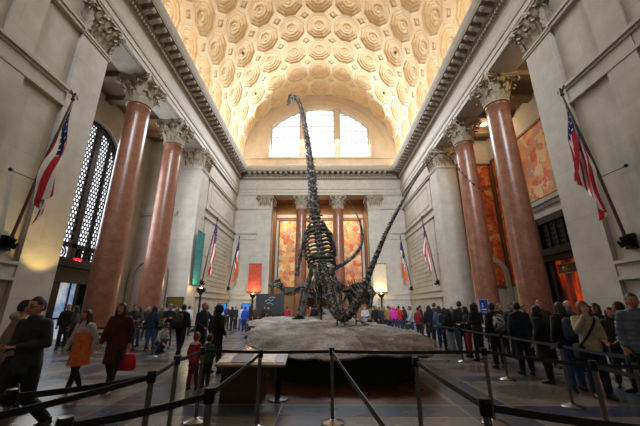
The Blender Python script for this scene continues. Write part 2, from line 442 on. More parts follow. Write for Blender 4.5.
# ---- side walls
M_PIER = M_STONE
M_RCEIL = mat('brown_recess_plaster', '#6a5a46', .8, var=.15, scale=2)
def side_wall(s):
    b = MB()
    def bx(xa, xb, y0, y1, z0, z1, m=0): b.box(s * xa, s * xb, y0, y1, z0, z1, m)
    F = 9.85
    for y0, y1 in ((YF, B0), (B1, YR)):
        bx(F, 15.5, y0, y1, 0, 17.4)
    bx(RX, 15.5, B0, B1, 10.0 if s < 0 else 0, RZ + .4) if s > 0 else None
    # soffit beam and recess ceiling
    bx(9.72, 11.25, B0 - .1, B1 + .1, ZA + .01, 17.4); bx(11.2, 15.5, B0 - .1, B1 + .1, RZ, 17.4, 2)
    bx(9.9, 11.05, B0 + .4, B1 - .4, ZA - .02, ZA + .01, 1)
    for yy in (13.4, 15.45, 17.65, 19.85, 21.9): bx(11.25, RX, yy - .25, yy + .25, 14.85, RZ + .02, 2)
    # square piers (antae) at the ends of the bay
    for y0, y1 in ((10.1, B0 + .03), (B1 - .03, 25.0)):
        bx(W, 11.2, y0, y1, 0, ZA); bx(W - .05, 11.25, y0 - .05 if y0 < 12 else y0 - .05, y1 + .05, 0, .5, 1)
        for zz, pr in ((12.58, .05), (12.68, .09)): bx(W - pr, 11.2 + pr, y0 - pr, y1 + pr, zz, zz + .09, 1)
    # wall panels, string courses, base mouldings
    for y0, y1 in ((YF, 8.5), (25.6, YB - .6)):
        bx(F - .07, F, y0, y1, 0, 12.6)
    for y0, y1 in ((YF, 10.1), (25.0, YB)):
        for z0, z1, pr in ((9.05, 9.17, .10), (9.17, 9.62, .05), (9.62, 9.72, .12), (9.72, 9.84, .2), (12.62, 12.78, .12), (12.78, 12.88, .18), (0, .55, .14), (2.45, 2.55, .1), (2.55, 2.95, .05), (2.95, 3.05, .13)):
            bx(F - pr - .07, F, y0, y1, z0, z1, 1)
    # sunk panels high on the wall
    bx(F - .14, F, 7.5, 8.5, 0, 12.6); bx(F - .14, F, 3.0, 4.0, 0, 12.6)
    for y0, y1 in ((26.2, YB - 1.2),):
        for z0, z1 in ((10.3, 12.2),):
            for (a0, a1, c0, c1) in ((y0, y1, z0, z0 + .08), (y0, y1, z1 - .08, z1), (y0, y0 + .08, z0, z1), (y1 - .08, y1, z0, z1)):
                bx(F - .11, F, a0, a1, c0, c1, 1)
    # end walls of the recess: moulding and arched niche
    for yy, dd in ((B1, -1), (B0, 1)):
        for z0, z1, pr in (((8.6, 8.75, .1), (8.75, 8.95, .2), (0, .5, .08)) if s < 0 else ((0, .5, .08),)): bx(11.2, RX, yy + dd * pr, yy, z0, z1, 1)
        cx, R, zc = 12.7, 1.25, 3.9
        pts = [(cx - R, 0)] + [(cx - R * math.cos(PI * k / 14), zc + R * math.sin(PI * k / 14)) for k in range(15)] + [(cx + R, 0)]
        for p, q2 in zip(pts, pts[1:]):
            b.bar((s * p[0], yy + dd * .09, p[1]), (s * q2[0], yy + dd * .09, q2[1]), .34, .18, 1, up=(0, 1, 0))
    if s < 0:   # window wall with an arched opening
        yc, R, zc, zb = 17.6, 2.3, 10.75, 5.15
        bx(RX, 15.5, B0, yc - R, 0, RZ + .3); bx(RX, 15.5, yc + R, B1, 0, RZ + .3)
        bx(RX, 15.5, yc - R, yc - 1.75, 0, 4.25); bx(RX, 15.5, yc + 1.75, yc + R, 0, 4.25)
        K = 20
        for k in range(K):
            a0 = PI * k / K; a1 = PI * (k + 1) / K
            ya, yb2 = yc - R * math.cos(a0), yc - R * math.cos(a1); za, zb2 = zc + R * math.sin(a0), zc + R * math.sin(a1)
            for xx in (RX,):
                b.add([(s * xx, ya, za), (s * xx, yb2, zb2), (s * xx, yb2, RZ + .3), (s * xx, ya, RZ + .3), (s * (xx + 1.0), ya, za), (s * (xx + 1.0), yb2, zb2)],
                      [(0, 1, 2, 3), (0, 4, 5, 1)])
        # archivolt
        P = [(yc - (R + .28), zb)] + [(yc - (R + .28) * math.cos(PI * k / 20), zc + (R + .28) * math.sin(PI * k / 20)) for k in range(21)] + [(yc + R + .28, zb)]
        for p, q2 in zip(P, P[1:]): b.bar((s * (RX - .08), p[0], p[1]), (s * (RX - .08), q2[0], q2[1]), .5, .3, 1, up=(1, 0, 0))
    else:
        for z0, z1, pr in ((6.95, 7.15, .25), (7.15, 7.55, .12), (7.55, 7.75, .3), (7.75, 8.0, .5)):
            bx(RX - pr, RX, B0 + .2, 20.8, z0, z1, 1)
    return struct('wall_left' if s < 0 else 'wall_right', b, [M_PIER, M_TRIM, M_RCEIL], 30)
side_wall(-1); side_wall(1)

# ---- back wall with the colonnaded recess and the lunette
OX = 5.65; ANT = 7.2
b = MB()
for s in (-1, 1):
    b.box(s * OX, s * 15.5, YB + .12, YR, 0, 17.4); b.box(s * ANT, s * 9.9, YB + .05, YB + .2, 0, 12.6)
    b.box(s * (OX - .03), s * ANT, YB - .03, YB + 1.62, 0, ZA)
    for z0, z1, pr in ((9.05, 9.17, .10), (9.17, 9.62, .05), (9.62, 9.72, .12), (9.72, 9.84, .2), (12.62, 12.78, .12), (12.78, 12.88, .18), (0, .55, .14), (2.45, 2.55, .1), (2.55, 2.95, .05), (2.95, 3.05, .13)):
        b.box(s * ANT, s * 9.9, YB + .06 - pr, YB + .2, z0, z1, 1)
    for zz, pr in ((12.58, .05), (12.68, .09)): b.box(s * (OX - pr), s * (ANT + pr), YB - .03 - pr, YB + 1.65, zz, zz + .09, 1)
    b.box(s * (OX - .05), s * (ANT + .05), YB - .09, YB + 1.65, 0, .5, 1)
b.box(-OX, OX, YB + .02, YB + 1.6, ZA, 17.5); b.box(-OX - .2, OX + .2, YB + 1.5, YR + .2, ZA + .15, 17.5)
DW = 1.55
b.box(-15.5, -DW, YR, YR + .6, 0, 17.5); b.box(DW, 15.5, YR, YR + .6, 0, 17.5); b.box(-DW, DW, YR, YR + .6, 3.75, 17.5)
b.box(-DW - .1, DW + .1, YR + 2.2, YR + 2.5, 0, 4.5, 2)
b.box(-DW - .1, DW + .1, YR + .5, YR + 2.3, 3.9, 4.3, 2)
for s in (-1, 1): b.box(s * (DW + .02), s * (DW + .3), YR + .5, YR + 2.3, 0, 4.2, 2)
b.box(-OX, OX, YR - .22, YR + .1, 12.75, 13.0, 1); b.box(-OX, OX, YR - .3, YR + .1, 13.0, 13.15, 1)
# lunette wall
ZW0, WX, WR, WZC = 19.45, 6.2, 8.0, 18.7
def wtop(x): return WZC + math.sqrt(WR * WR - x * x)
def vtop(x): return ZC + math.sqrt(max((R0 + .5) ** 2 - x * x, 0))
N = 48; xs = sorted(set([-R0 - .5 + (2 * R0 + 1) * k / N for k in range(N + 1)] + [-WX, WX]))
for x0, x1 in zip(xs, xs[1:]):
    xm = (x0 + x1) / 2; Y = YB + .02
    if abs(xm) < WX:
        b.add([(x0, Y, wtop(x0)), (x1, Y, wtop(x1)), (x1, Y, vtop(x1)), (x0, Y, vtop(x0))], [(0, 1, 2, 3)], 3)
        b.add([(x0, Y, 17.4), (x1, Y, 17.4), (x1, Y, ZW0), (x0, Y, ZW0)], [(0, 1, 2, 3)], 3)
        b.add([(x0, Y, wtop(x0)), (x1, Y, wtop(x1)), (x1, Y + .9, wtop(x1)), (x0, Y + .9, wtop(x0))], [(0, 1, 2, 3)], 3)
    else:
        b.add([(x0, Y, 17.4), (x1, Y, 17.4), (x1, Y, vtop(x1)), (x0, Y, vtop(x0))], [(0, 1, 2, 3)], 3)
for s in (-1, 1): b.box(s * WX, s * (WX + .02), YB + .02, YB + .9, ZW0, wtop(WX), 3)
# moulded bands: around the window and along the vault
P = [(-WX - .2, ZW0)] + [(WX * 1.03 * math.sin(t), WZC + math.sqrt((WR + .2) ** 2 - (WX * 1.03 * math.sin(t)) ** 2)) for t in [(-PI / 2 + PI * k / 30) for k in range(31)]] + [(WX + .2, ZW0)]
for p, q2 in zip(P, P[1:]): b.bar((p[0], YB - .02, p[1]), (q2[0], YB - .02, q2[1]), .32, .14, 3, up=(0, 1, 0))
P = [(-(R0 - .85) * math.cos(PI * k / 40), ZC + (R0 - .75) * math.sin(PI * k / 40)) for k in range(41)]
for p, q2 in zip(P, P[1:]): b.bar((p[0], YB - .0, p[1]), (q2[0], YB - .0, q2[1]), .12, .1, 3, up=(0, 1, 0))
for zz, pr in ((18.3, .08), (19.2, .14)): b.box(-R0, R0, YB - pr, YB + .05, zz, zz + .16, 3)
M_LUN = mat('lunette_plaster', '#bfac92', .8, var=.08, scale=1)
M_OCHRE = mat('ochre_plaster', '#86603a', .75, var=.15, scale=1.5)
wb = struct('wall_back', b, [M_STONE, M_TRIM, M_WOOD, M_LUN], 30)

def lunette(name, Y, d, em=5.0):
    """arched three-light window; d=+1 towards the back of the hall"""
    r = empty(name, (0, 0, 0), kind='structure')
    f = MB()
    for s in (-1, 1):
        xm = s * 2.2
        f.box(xm - .36, xm + .36, Y + d * .12, Y + d * .9, ZW0, wtop(xm) + .05)
        f.box(xm - .22, xm + .22, Y + d * .04, Y + d * .14, ZW0, wtop(xm) + .02)
    f.box(-WX - .15, WX + .15, Y - d * .18, Y + d * .9, ZW0 - .22, ZW0)
    for x0, x1 in ((-WX, -2.56), (-1.84, 1.84), (2.56, WX)):
        f.box(x0, x1, Y + d * .6, Y + d * .8, ZW0, ZW0 + .16)
    f.build('frame', M_LUN, r)
    g = MB()
    for x0, x1 in ((-WX, -2.56), (-1.84, 1.84), (2.56, WX)):
        K = 5
        for k in range(K + 1):
            x = lerp(x0 + .05, x1 - .05, k / K); g.box(x - .03, x + .03, Y + d * .66, Y + d * .74, ZW0, wtop(min(abs(x), WX)) )
        z = ZW0 + .8
        while z < 26.4:
            lim = math.sqrt(max(WR ** 2 - (z - WZC) ** 2, 0))
            a, c = max(x0, -lim), min(x1, lim)
            if c > a: g.box(a, c, Y + d * .66, Y + d * .74, z - .028, z + .028)
            z += .8
    g.build('glazing_bars', mat('pale_grey_metal', '#74716c', .5), r)
    p = MB(); xs2 = [-WX + 2 * WX * k / 40 for k in range(41)]
    for x0, x1 in zip(xs2, xs2[1:]):
        p.add([(x0, Y + d * .85, ZW0), (x1, Y + d * .85, ZW0), (x1, Y + d * .85, wtop(x1)), (x0, Y + d * .85, wtop(x0))], [(0, 1, 2, 3)])
    p.build('pane', emit('bright_sky_glass' if d > 0 else 'dull_sky_glass', '#f4f8ff', em), r)
lunette('window_1', YB, 1, 1.7)

# ---- front wall behind the camera
b = MB(); b.box(-15.5, 15.5, YF - .5, YF, 0, 17.4)
for x0, x1 in zip(xs, xs[1:]):
    xm = (x0 + x1) / 2; Y = YF - .02
    if abs(xm) < WX:
        b.add([(x0, Y, wtop(x0)), (x1, Y, wtop(x1)), (x1, Y, vtop(x1)), (x0, Y, vtop(x0))], [(0, 1, 2, 3)], 0)
        b.add([(x0, Y, 17.4), (x1, Y, 17.4), (x1, Y, ZW0), (x0, Y, ZW0)], [(0, 1, 2, 3)], 0)
    else:
        b.add([(x0, Y, 17.4), (x1, Y, 17.4), (x1, Y, vtop(x1)), (x0, Y, vtop(x0))], [(0, 1, 2, 3)], 0)
struct('wall_front', b, [M_STONE], 30)
lunette('window_2', YF, -1, 1.2)

# ---- capitals
def slab(b, rows, off, m=0):
    b.grid(rows, m, thick=off)
def leaf(b, M, w, h, out, curl=.2, m=0):
    """acanthus leaf: lobed blade that rises along the bell and curls outwards at the tip"""
    T = 11; rows = []
    for i in range(T):
        t = i / (T - 1)
        if t < .72:
            z = h * t / .72 * .92; y = out * (t / .72) ** 2.2 * .55
        else:
            a = (t - .72) / .28 * PI * .95
            z = h * .92 + curl * .5 * math.sin(a); y = out * .55 + curl * (1 - math.cos(a)) * .55
        ww = w * (.62 + .38 * math.sin(min(t, .8) / .8 * PI * .8)) * (1 - .72 * max(0, (t - .7) / .3)) * (1 + .16 * math.cos(i * PI))
        row = []
        for j in (-2, -1, 0, 1, 2):
            u = j / 2
            row.append(M @ Vector((u * ww / 2, y + .05 * abs(u) ** 1.0 * -1 + (.035 if j == 0 else 0) + (.03 if abs(j) == 2 else 0), z - abs(u) * .05 * (t > .5))))
        rows.append(row)
    off = (M.to_3x3() @ Vector((0, -.045, 0)))
    slab(b, rows, off, m)
def volute(b, M, sz=1.0, m=0):
    pts = []; rad = []
    for k in range(9):
        t = k / 8; pts.append((0, .02 + .42 * t ** 1.3, .55 * t)); rad.append((.075, .05))
    c = Vector((0, .46, .40))
    for k in range(1, 22):
        a = PI * .55 - k * .42; r = .175 * (1 - k / 25)
        pts.append((0, c.y + r * math.cos(a), c.z + r * math.sin(a))); rad.append((.08, .035))
    st = len(b.v)
    b.tube([M @ (Vector(p) * sz) for p in pts], [(r[0] * sz, r[1] * sz) for r in rad], 6, m, hint=M.to_3x3() @ Vector((1, 0, 0)))
def RZm(a, x, y, z): return Matrix.Translation((x, y, z)) @ Matrix.Rotation(a, 4, 'Z')
def abacus(b, hw, z0, conc, m=0):
    for (za, zb2, k) in ((z0, z0 + .10, .96), (z0 + .10, z0 + .21, 1.04)):
        poly = []
        for q4 in range(4):
            a = q4 * PI / 2; c, s_ = math.cos(a), math.sin(a)
            for t in range(9):
                u = -1 + 2 * t / 8; f = hw * k
                y = f * (1 - conc * (1 - u * u)); x = u * f * .96
                if abs(u) == 1: x = u * f * .90; y = f * 1.0
                poly.append((x * c - y * s_, x * s_ + y * c))
        poly = poly[::-1]
        n = len(poly)
        b.add([(x, y, za) for x, y in poly] + [(x, y, zb2) for x, y in poly], [tuple(range(n - 1, -1, -1)), tuple(range(n, 2 * n))] + [(i, (i + 1) % n, n + (i + 1) % n, n + i) for i in range(n)], m)
def capital_round():
    b = MB(); b.lathe([(.60, 0), (.66, .02), (.66, .09), (.60, .11), (.60, .2), (.61, .7), (.66, 1.05), (.76, 1.25), (.80, 1.33)], 28)
    for k in range(8):
        a = k * PI / 4; leaf(b, Matrix.Rotation(a, 4, 'Z') @ Matrix.Translation((0, .61, .10)), .44, .55, .26, .24)
    for k in range(8):
        a = (k + .5) * PI / 4; leaf(b, Matrix.Rotation(a, 4, 'Z') @ Matrix.Translation((0, .62, .12)), .42, .98, .34, .28)
    for k in range(4):
        a = PI / 4 + k * PI / 2; volute(b, Matrix.Rotation(a, 4, 'Z') @ Matrix.Translation((0, .66, .74)), 1.05)
        for da in (-.28, .28):
            volute(b, Matrix.Rotation(k * PI / 2 + da, 4, 'Z') @ Matrix.Translation((0, .64, .86)), .62)
        c = Matrix.Rotation(k * PI / 2, 4, 'Z') @ Vector((0, .86, 1.42)); b.ball(c, (.13, .13, .12), 8, 5)
    abacus(b, .93, 1.33, .16)
    return b
def capital_square(hx=.78, hy=.78):
    b = MB(); b.rings([(0, 0, 0, hx, hy), (0, 0, .2, hx, hy), (0, 0, .7, hx, hy), (0, 0, 1.05, hx + .03, hy + .03), (0, 0, 1.33, hx + .1, hy + .1)], 32, p=14)
    for k in range(4):
        R = Matrix.Rotation(k * PI / 2, 4, 'Z'); hh = hy if k % 2 == 0 else hx; ww = hx if k % 2 == 0 else hy
        for u in (-.64, 0, .64): leaf(b, R @ Matrix.Translation((u * ww, hh, .06)), .44, .55, .28, .24)
        for u in (-.98, -.33, .33, .98): leaf(b, R @ Matrix.Translation((u * ww, hh - (.08 if abs(u) > .9 else 0), .1)), .42, .98, .36, .28)
        for u in (-.25, .25): volute(b, R @ Matrix.Translation((u * ww, hh + .03, .86)) @ Matrix.Rotation(.5 * (1 if u < 0 else -1), 4, 'Z'), .62)
        volute(b, Matrix.Rotation(k * PI / 2 + PI / 4, 4, 'Z') @ Matrix.Translation((0, hx * 1.28, .74)), .95)
        b.ball(R @ Vector((0, hh + .2, 1.42)), (.13, .13, .12), 8, 5)
    abacus(b, hx + .22, 1.33, .08)
    return b
CAPR = capital_round().mesh('capital', M_CAP, 40); CAPS = capital_square().mesh('capital', M_CAP, 40)
SH = MB()
prof = [(.74, .0), (.74, .02)]
SHAFT_Z0, CAPZ = .62, ZA - 1.66
pr = [(.71, SHAFT_Z0), (.68, SHAFT_Z0 + .12)] + [(.665 - .075 * (k / 12) ** 1.7, SHAFT_Z0 + .25 + (CAPZ - SHAFT_Z0 - .25) * k / 12) for k in range(13)]
pr = pr[:-1] + [(.59, CAPZ - .16), (.63, CAPZ - .12), (.63, CAPZ - .03), (.6, CAPZ)]
SHM = MB().lathe(pr, 40).mesh('shaft', M_MARBLE, 50)
bs = MB(); bs.box(-.92, .92, -.92, .92, 0, .2)
bs.lathe([(.90, .2), (.95, .25), (.95, .31), (.88, .36), (.80, .38), (.77, .43), (.80, .47), (.84, .51), (.84, .55), (.74, .6), (.72, .62)], 36)
BSM = bs.mesh('base', mat('grey_base_stone', '#6f665c', .5), 40)
col_labels = {(-1, 0): 'red marble column nearest on the left side, in front of the lattice window', (-1, 1): 'red marble column on the left side, second from the front, before a plain stone recess',
              (1, 0): 'red marble column nearest on the right side, beside the orange-lit doorway', (1, 1): 'red marble column on the right side, second from the front, before the tall orange mural',
              (0, 0): 'far red marble column in the back wall, left of the rearing skeleton', (0, 1): 'far red marble column in the back wall, right of the rearing skeleton'}
def column(x, y, label):
    r = empty('marble_column', (x, y, 0), 0, label, 'column', 'red marble columns', 'thing')
    inst('base', BSM, r); inst('shaft', SHM, r); inst('capital', CAPR, r, (0, 0, CAPZ), (0, 0, 0), (1.04, 1.04, 1.077))
for s in (-1, 1):
    for i, yy in enumerate(COLY): column(s * 10.45, yy, col_labels[(s, i)])
for i, s in enumerate((-1, 1)): column(s * 2.17, YB + .75, col_labels[(0, i)])
cl = MB()
for s in (-1, 1):
    for yy in (B0 - .75, B1 + .75):
        o = inst('trim_2', CAPS, None, (s * (W + .76), yy, CAPZ), (0, 0, 0), (1, 1, 1.077)); o['kind'] = 'structure'
    o = inst('trim_2', CAPS, None, (s * (OX + ANT) / 2, YB + .75, CAPZ), (0, 0, 0), (.92, .98, 1.077)); o['kind'] = 'structure'

# ---- left window, lattice and door
r = empty('window_3', (0, 0, 0), kind='structure')
X0 = -RX; yc, R, zc, zb = 17.6, 2.3, 10.75, 5.15
p = MB(); ys = [yc - R + 2 * R * k / 24 for k in range(25)]
def atop(y): return zc + math.sqrt(max(R * R - (y - yc) ** 2, 0))
for y0, y1 in zip(ys, ys[1:]): p.add([(X0 - .22, y0, 4.2), (X0 - .22, y1, 4.2), (X0 - .22, y1, atop(y1)), (X0 - .22, y0, atop(y0))], [(0, 1, 2, 3)])
p.build('pane', emit('street_light_glass', '#eef3fa', 1.7), r)
f = MB(); xa, xb = X0 - .22, X0 - .02
for yy, w in ((yc + .15, .2), (yc - .95, .07), (yc + 1.3, .07), (yc - R + .1, .22), (yc + R - .1, .22)):
    f.box(xa, xb, yy - w, yy + w, 4.2, atop(yy) if abs(yy - yc) < R else zc)
f.box(xa, xb, yc - R, yc + R, 4.95, 5.2); f.box(xa, xb + .05, yc - R, yc + R, 4.15, 4.32)
P = [(yc - (R - .1) * math.cos(PI * k / 20), zc + (R - .1) * math.sin(PI * k / 20)) for k in range(21)]
for p0, p1 in zip(P, P[1:]): f.bar(((xa + xb) / 2, p0[0], p0[1]), ((xa + xb) / 2, p1[0], p1[1]), .25, .2, 0, up=(1, 0, 0))
f.build('frame', M_BRONZE, r)
g = MB(); z = 5.2; k = 0
while z < zc + R:
    half = math.sqrt(max(R * R - max(z - zc, 0) ** 2, 0))
    g.box(X0 - .15, X0 - .12, yc - half, yc + half, z - .034, z + .034)
    yy = yc - R + (.0 if k % 2 else .11)
    while yy < yc + R:
        if abs(yy - yc) < half: g.box(X0 - .15, X0 - .12, yy - .036, yy + .036, z, z + .24)
        yy += .22
    z += .24; k += 1
for yy in (16.1, 17.0, 18.55, 19.35):      # panels of scrollwork under the lattice
    for a in range(10):
        a0, a1 = a * PI / 5, (a + 1) * PI / 5
        for rr in (.34, .17): g.bar((X0 - .12, yy + rr * math.cos(a0), 4.63 + rr * math.sin(a0)), (X0 - .12, yy + rr * math.cos(a1), 4.63 + rr * math.sin(a1)), .07, .06, up=(1, 0, 0))
    g.box(X0 - .14, X0 - .08, yy - .5, yy + .5, 4.32, 4.36); g.box(X0 - .20, X0 - .18, yy - .6, yy + .1, 4.3, 4.95)
g.build('lattice', M_BRONZE, r)
def glass_mat(name, c1, c2):
    n = NT(name); n.set(.25); v = n.obj(); nz = n.noise(v, .9, 3)
    c = n.ramp(nz.outputs[0], [(.4, c1), (.6, c2)]); n.color(c); n.l(c, n.b.inputs['Emission Color']); n.b.inputs['Emission Strength'].default_value = .4
    return n.mat
r = empty('door_1', (0, 0, 0), kind='structure')
f = MB()
f.box(X0 - .5, X0 + .35, 15.5, 16.3, 0, 3.55); f.box(X0 - .5, X0 + .35, 18.9, 19.7, 0, 3.55); f.box(X0 - .5, X0 + .35, 15.5, 19.7, 2.95, 3.75)
f.box(X0 - .5, X0 + .75, 15.2, 20.0, 3.75, 3.95); f.box(X0 - .5, X0 + .6, 15.3, 19.9, 3.95, 4.15)
f.box(X0 - .5, X0 + .1, 16.3, 17.25, 0, 2.95); f.box(X0 - .5, X0 + .1, 18.45, 18.9, 0, 2.95)
for yy in (15.9, 19.3): f.box(X0 + .3, X0 + .5, yy - .22, yy + .22, .3, 3.4)
f.build('door_surround', M_BRONZE, r)
p = MB(); p.box(X0 + .02, X0 + .06, 17.25, 18.45, 0, 2.95); p.build('glazing', glass_mat('daylit_door_glass', '#7fa6d8', '#dce8f4'), r)
p = MB(); p.box(X0 + .06, X0 + .12, 17.95, 18.03, 0, 2.95); p.box(X0 + .06, X0 + .12, 17.25, 18.45, 1.0, 1.1); p.build('glazing_bar', M_BRONZE, r)
p = MB(); p.box(X0 + .52, X0 + .6, 15.75, 16.0, 2.6, 2.95); p.build('brass_plate', M_GOLD, r)
def text(body, size, M, material, parent, name='lettering', ext=.004):
    cu = bpy.data.curves.new(name, 'FONT'); cu.body = body; cu.size = size; cu.align_x = 'CENTER'; cu.align_y = 'CENTER'; cu.extrude = ext
    o = bpy.data.objects.new(name, cu); COL.objects.link(o)
    bpy.context.view_layer.update()
    me = bpy.data.meshes.new_from_object(o.evaluated_get(bpy.context.evaluated_depsgraph_get()))
    bpy.data.objects.remove(o); me.materials.clear(); me.materials.append(material); me.transform(M)
    q = bpy.data.objects.new(name, me); COL.objects.link(q)
    if parent: q.parent = parent
    return q
TX_L = lambda x, y, z: Matrix(((0, 0, 1, x), (1, 0, 0, y), (0, 1, 0, z), (0, 0, 0, 1)))       # faces +x
TX_R = lambda x, y, z: Matrix(((0, 0, -1, x), (-1, 0, 0, y), (0, 1, 0, z), (0, 0, 0, 1)))     # faces -x
TX_F = lambda x, y, z: Matrix(((1, 0, 0, x), (0, 0, -1, y), (0, 1, 0, z), (0, 0, 0, 1)))      # faces -y
ex = empty('exit_sign', (X0 + .05, 18.1, 4.03), 0, 'glowing red EXIT sign over the left doorway', 'exit sign')
p = MB(); p.box(-.06, .06, -.26, .26, -.08, .36); cs = p.build('casing', emit('red_sign', '#d8202c', 1.6), ex)
text('EXIT', .2, TX_L(.062, 0, .14), emit('white_sign', '#ffd8d0', 2.5), cs)

# ---- right recess: doorway, grille, murals
XR = RX
r = empty('door_2', (0, 0, 0), kind='structure')
f = MB()
f.box(XR - .45, XR, 15.1, 15.75, 0, 6.9); f.box(XR - .45, XR, 18.85, 19.5, 0, 6.9)
f.box(XR - .4, XR, 15.1, 19.5, 6.55, 6.95)
f.box(XR - .75, XR, 15.0, 19.6, 4.55, 4.8); f.box(XR - .55, XR, 15.1, 19.5, 4.25, 4.55); f.box(XR - .65, XR, 15.05, 19.55, 4.8, 4.95)
f.box(XR - .3, XR, 15.7, 16.1, 0, 4.3); f.box(XR - .3, XR, 18.5, 18.9, 0, 4.3)
f.build('door_surround', M_BRONZE, r)
g = MB(); g.box(XR - .12, XR - .04, 15.7, 18.9, 4.9, 6.6, 1)
for k in range(5):
    y0 = 15.8 + k * .62
    g.box(XR - .3, XR - .1, y0 - .04, y0 + .04, 4.95, 6.55)
    for t in range(11):
        zz = 5.05 + t * .14; g.bar((XR - .2, y0 + .05, zz), (XR - .2, y0 + .57, zz + (.14 if t % 2 else -.0)), .05, .06, up=(1, 0, 0))
        g.bar((XR - .2, y0 + .05, zz + .1), (XR - .2, y0 + .57, zz - .06), .04, .05, up=(1, 0, 0))
g.build('grille', [M_BRONZE, M_BLACK], r)
p = MB(); p.box(XR - .1, XR - .02, 16.1, 18.5, 0, 4.3)
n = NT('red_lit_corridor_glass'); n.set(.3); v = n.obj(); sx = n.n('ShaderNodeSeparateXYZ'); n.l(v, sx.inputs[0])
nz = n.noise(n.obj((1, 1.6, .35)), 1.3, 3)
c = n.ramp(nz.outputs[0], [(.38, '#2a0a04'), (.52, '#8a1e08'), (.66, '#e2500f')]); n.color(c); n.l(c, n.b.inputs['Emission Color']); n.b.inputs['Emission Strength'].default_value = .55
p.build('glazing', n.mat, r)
sg = empty('gilt_sign', (XR - .14, 17.3, 3.75), 0, 'gilt lettered sign hanging in the orange-lit doorway on the right', 'sign')
p = MB(); p.box(-.03, .02, -1.0, 1.0, -.28, .28); sb = p.build('sign_board', mat('dark_gilt_board', '#3a2610', .5), sg)
p = MB()
for zz in (-.27, .27): p.box(-.05, .0, -1.0, 1.0, zz - .02, zz + .02)
for k, yy in enumerate((.7, -.8)): p.ball((-.05, yy * .8, 0), (.03, .12, .12), 8, 6)
p.build('gilt_border', M_GOLD, sb)
text('RC', .42, TX_R(-.05, .38, 0), M_GOLD, sb)
PAL = ['#cf8a58', '#dca05a', '#c25a44', '#d98a62', '#e6c48c', '#8f9a7c', '#c8443c', '#e8d4a8', '#e0a868', '#b89a8a', '#d8604c', '#a8b898']
PALY = ['#d6a45c', '#dfb46a', '#c98450', '#cf7048', '#e8cc92', '#93a67f', '#cc5a44', '#d9a862', '#e8d8b4', '#8fa4a8', '#d88a5a', '#c04a40', '#dcb878']
PALR = ['#a83a1c', '#c4552a', '#8a3018', '#d07a3c', '#b04a28', '#dc9c54', '#703a24', '#c0642f', '#e0b070']
def mural(name, label, lo, hi, material, frame=None):
    """lo, hi corners of a thin framed canvas"""
    r = empty(name, ((lo[0] + hi[0]) / 2, (lo[1] + hi[1]) / 2, lo[2]), 0, label, 'mural')
    c = r.location
    q = MB(); q.box(lo[0] - c.x, hi[0] - c.x, lo[1] - c.y, hi[1] - c.y, 0, hi[2] - lo[2]); cv = q.build('canvas', material, r)
    e = MB(); w = .16
    if abs(hi[0] - lo[0]) < abs(hi[1] - lo[1]):
        s_ = 1 if c.x < 0 else -1; xa = (hi[0] if s_ > 0 else lo[0]) - c.x; xb = xa + s_ * .06; a, d = lo[1] - c.y, hi[1] - c.y; H = hi[2] - lo[2]
        e.box(xa, xb, a, a + w, 0, H); e.box(xa, xb, d - w, d, 0, H); e.box(xa, xb, a, d, 0, w); e.box(xa, xb, a, d, H - w, H)
    else:
        ya = lo[1] - c.y; yb3 = ya - .06; a, d = lo[0] - c.x, hi[0] - c.x; H = hi[2] - lo[2]
        e.box(a, a + w, ya, yb3, 0, H); e.box(d - w, d, ya, yb3, 0, H); e.box(a, d, ya, yb3, 0, w); e.box(a, d, ya, yb3, H - w, H)
    e.build('border', frame or mat('mural_border', '#5c3a1c', .6, var=.4, scale=9), r)
mural('mural', 'warm pink and orange mural above the right doorway', (XR - .06, 13.2, 8.1), (XR - .005, 20.6, 13.2), mural_mat('mural_pink', PAL, .7, 3))
mural('mural', 'narrow dark orange mural strip on the right side wall, between the two columns', (XR - .06, 20.95, 3.1), (XR - .005, 23.2, 13.2), mural_mat('mural_rust', PALR, 1.0, 8))
mural('mural', 'tall red-orange mural facing the hall beside the right far pier', (11.35, B1 - .06, 3.0), (14.1, B1 - .005, 13.0), mural_mat('mural_red', PALR, 1.1, 15))
mural('mural', 'yellow-orange mural left of the skeleton in the back recess', (-OX + .35, YR - .06, 3.9), (-2.35, YR - .005, 12.5), mural_mat('mural_yellow_a', PALY, .7, 21))
mural('mural', 'orange and red mural behind the neck of the skeleton, in the back recess', (-2.1, YR - .06, 4.6), (2.1, YR - .005, 12.5), mural_mat('mural_yellow_b', PALY, .8, 27))
mural('mural', 'red-spotted orange mural right of the skeleton in the back recess', (2.35, YR - .06, 3.9), (OX - .35, YR - .005, 12.5), mural_mat('mural_yellow_c', PAL, .8, 33))
# ochre lining of the back recess
b = MB(); b.box(-OX + .0, -OX + .06, YB + 1.65, YR, 0, ZA); b.box(OX - .06, OX, YB + 1.65, YR, 0, ZA); b.box(-OX, OX, YR - .02, YR + .05, 13.15, ZA + .15); b.box(-OX, OX, YR - .03, YR + .02, 12.5, 12.75)
b.box(-OX, -DW, YR - .025, YR + .02, 0, 3.9); b.box(OX, DW, YR - .025, YR + .02, 0, 3.9); b.box(-OX, OX, YB + 1.6, YR, ZA + .1, ZA + .16)
struct('trim_3', b, M_OCHRE, 0)
# portal at the back
r = empty('door_3', (0, 0, 0), kind='structure')
f = MB()
for s in (-1, 1): f.box(s * (DW - .05), s * (DW + .35), YR - .35, YR, 0, 3.9)
f.box(-DW - .35, DW + .35, YR - .35, YR, 3.55, 4.2); f.box(-DW - .5, DW + .5, YR - .5, YR, 4.2, 4.4)
f.build('door_surround', mat('ochre_wood', '#8a5a24', .5, var=.25), r)
f = MB(); f.box(-DW, DW, YR - .2, YR - .1, 2.75, 3.5); f.build('transom_panel', mat('navy_panel', '#101c38', .5), r)

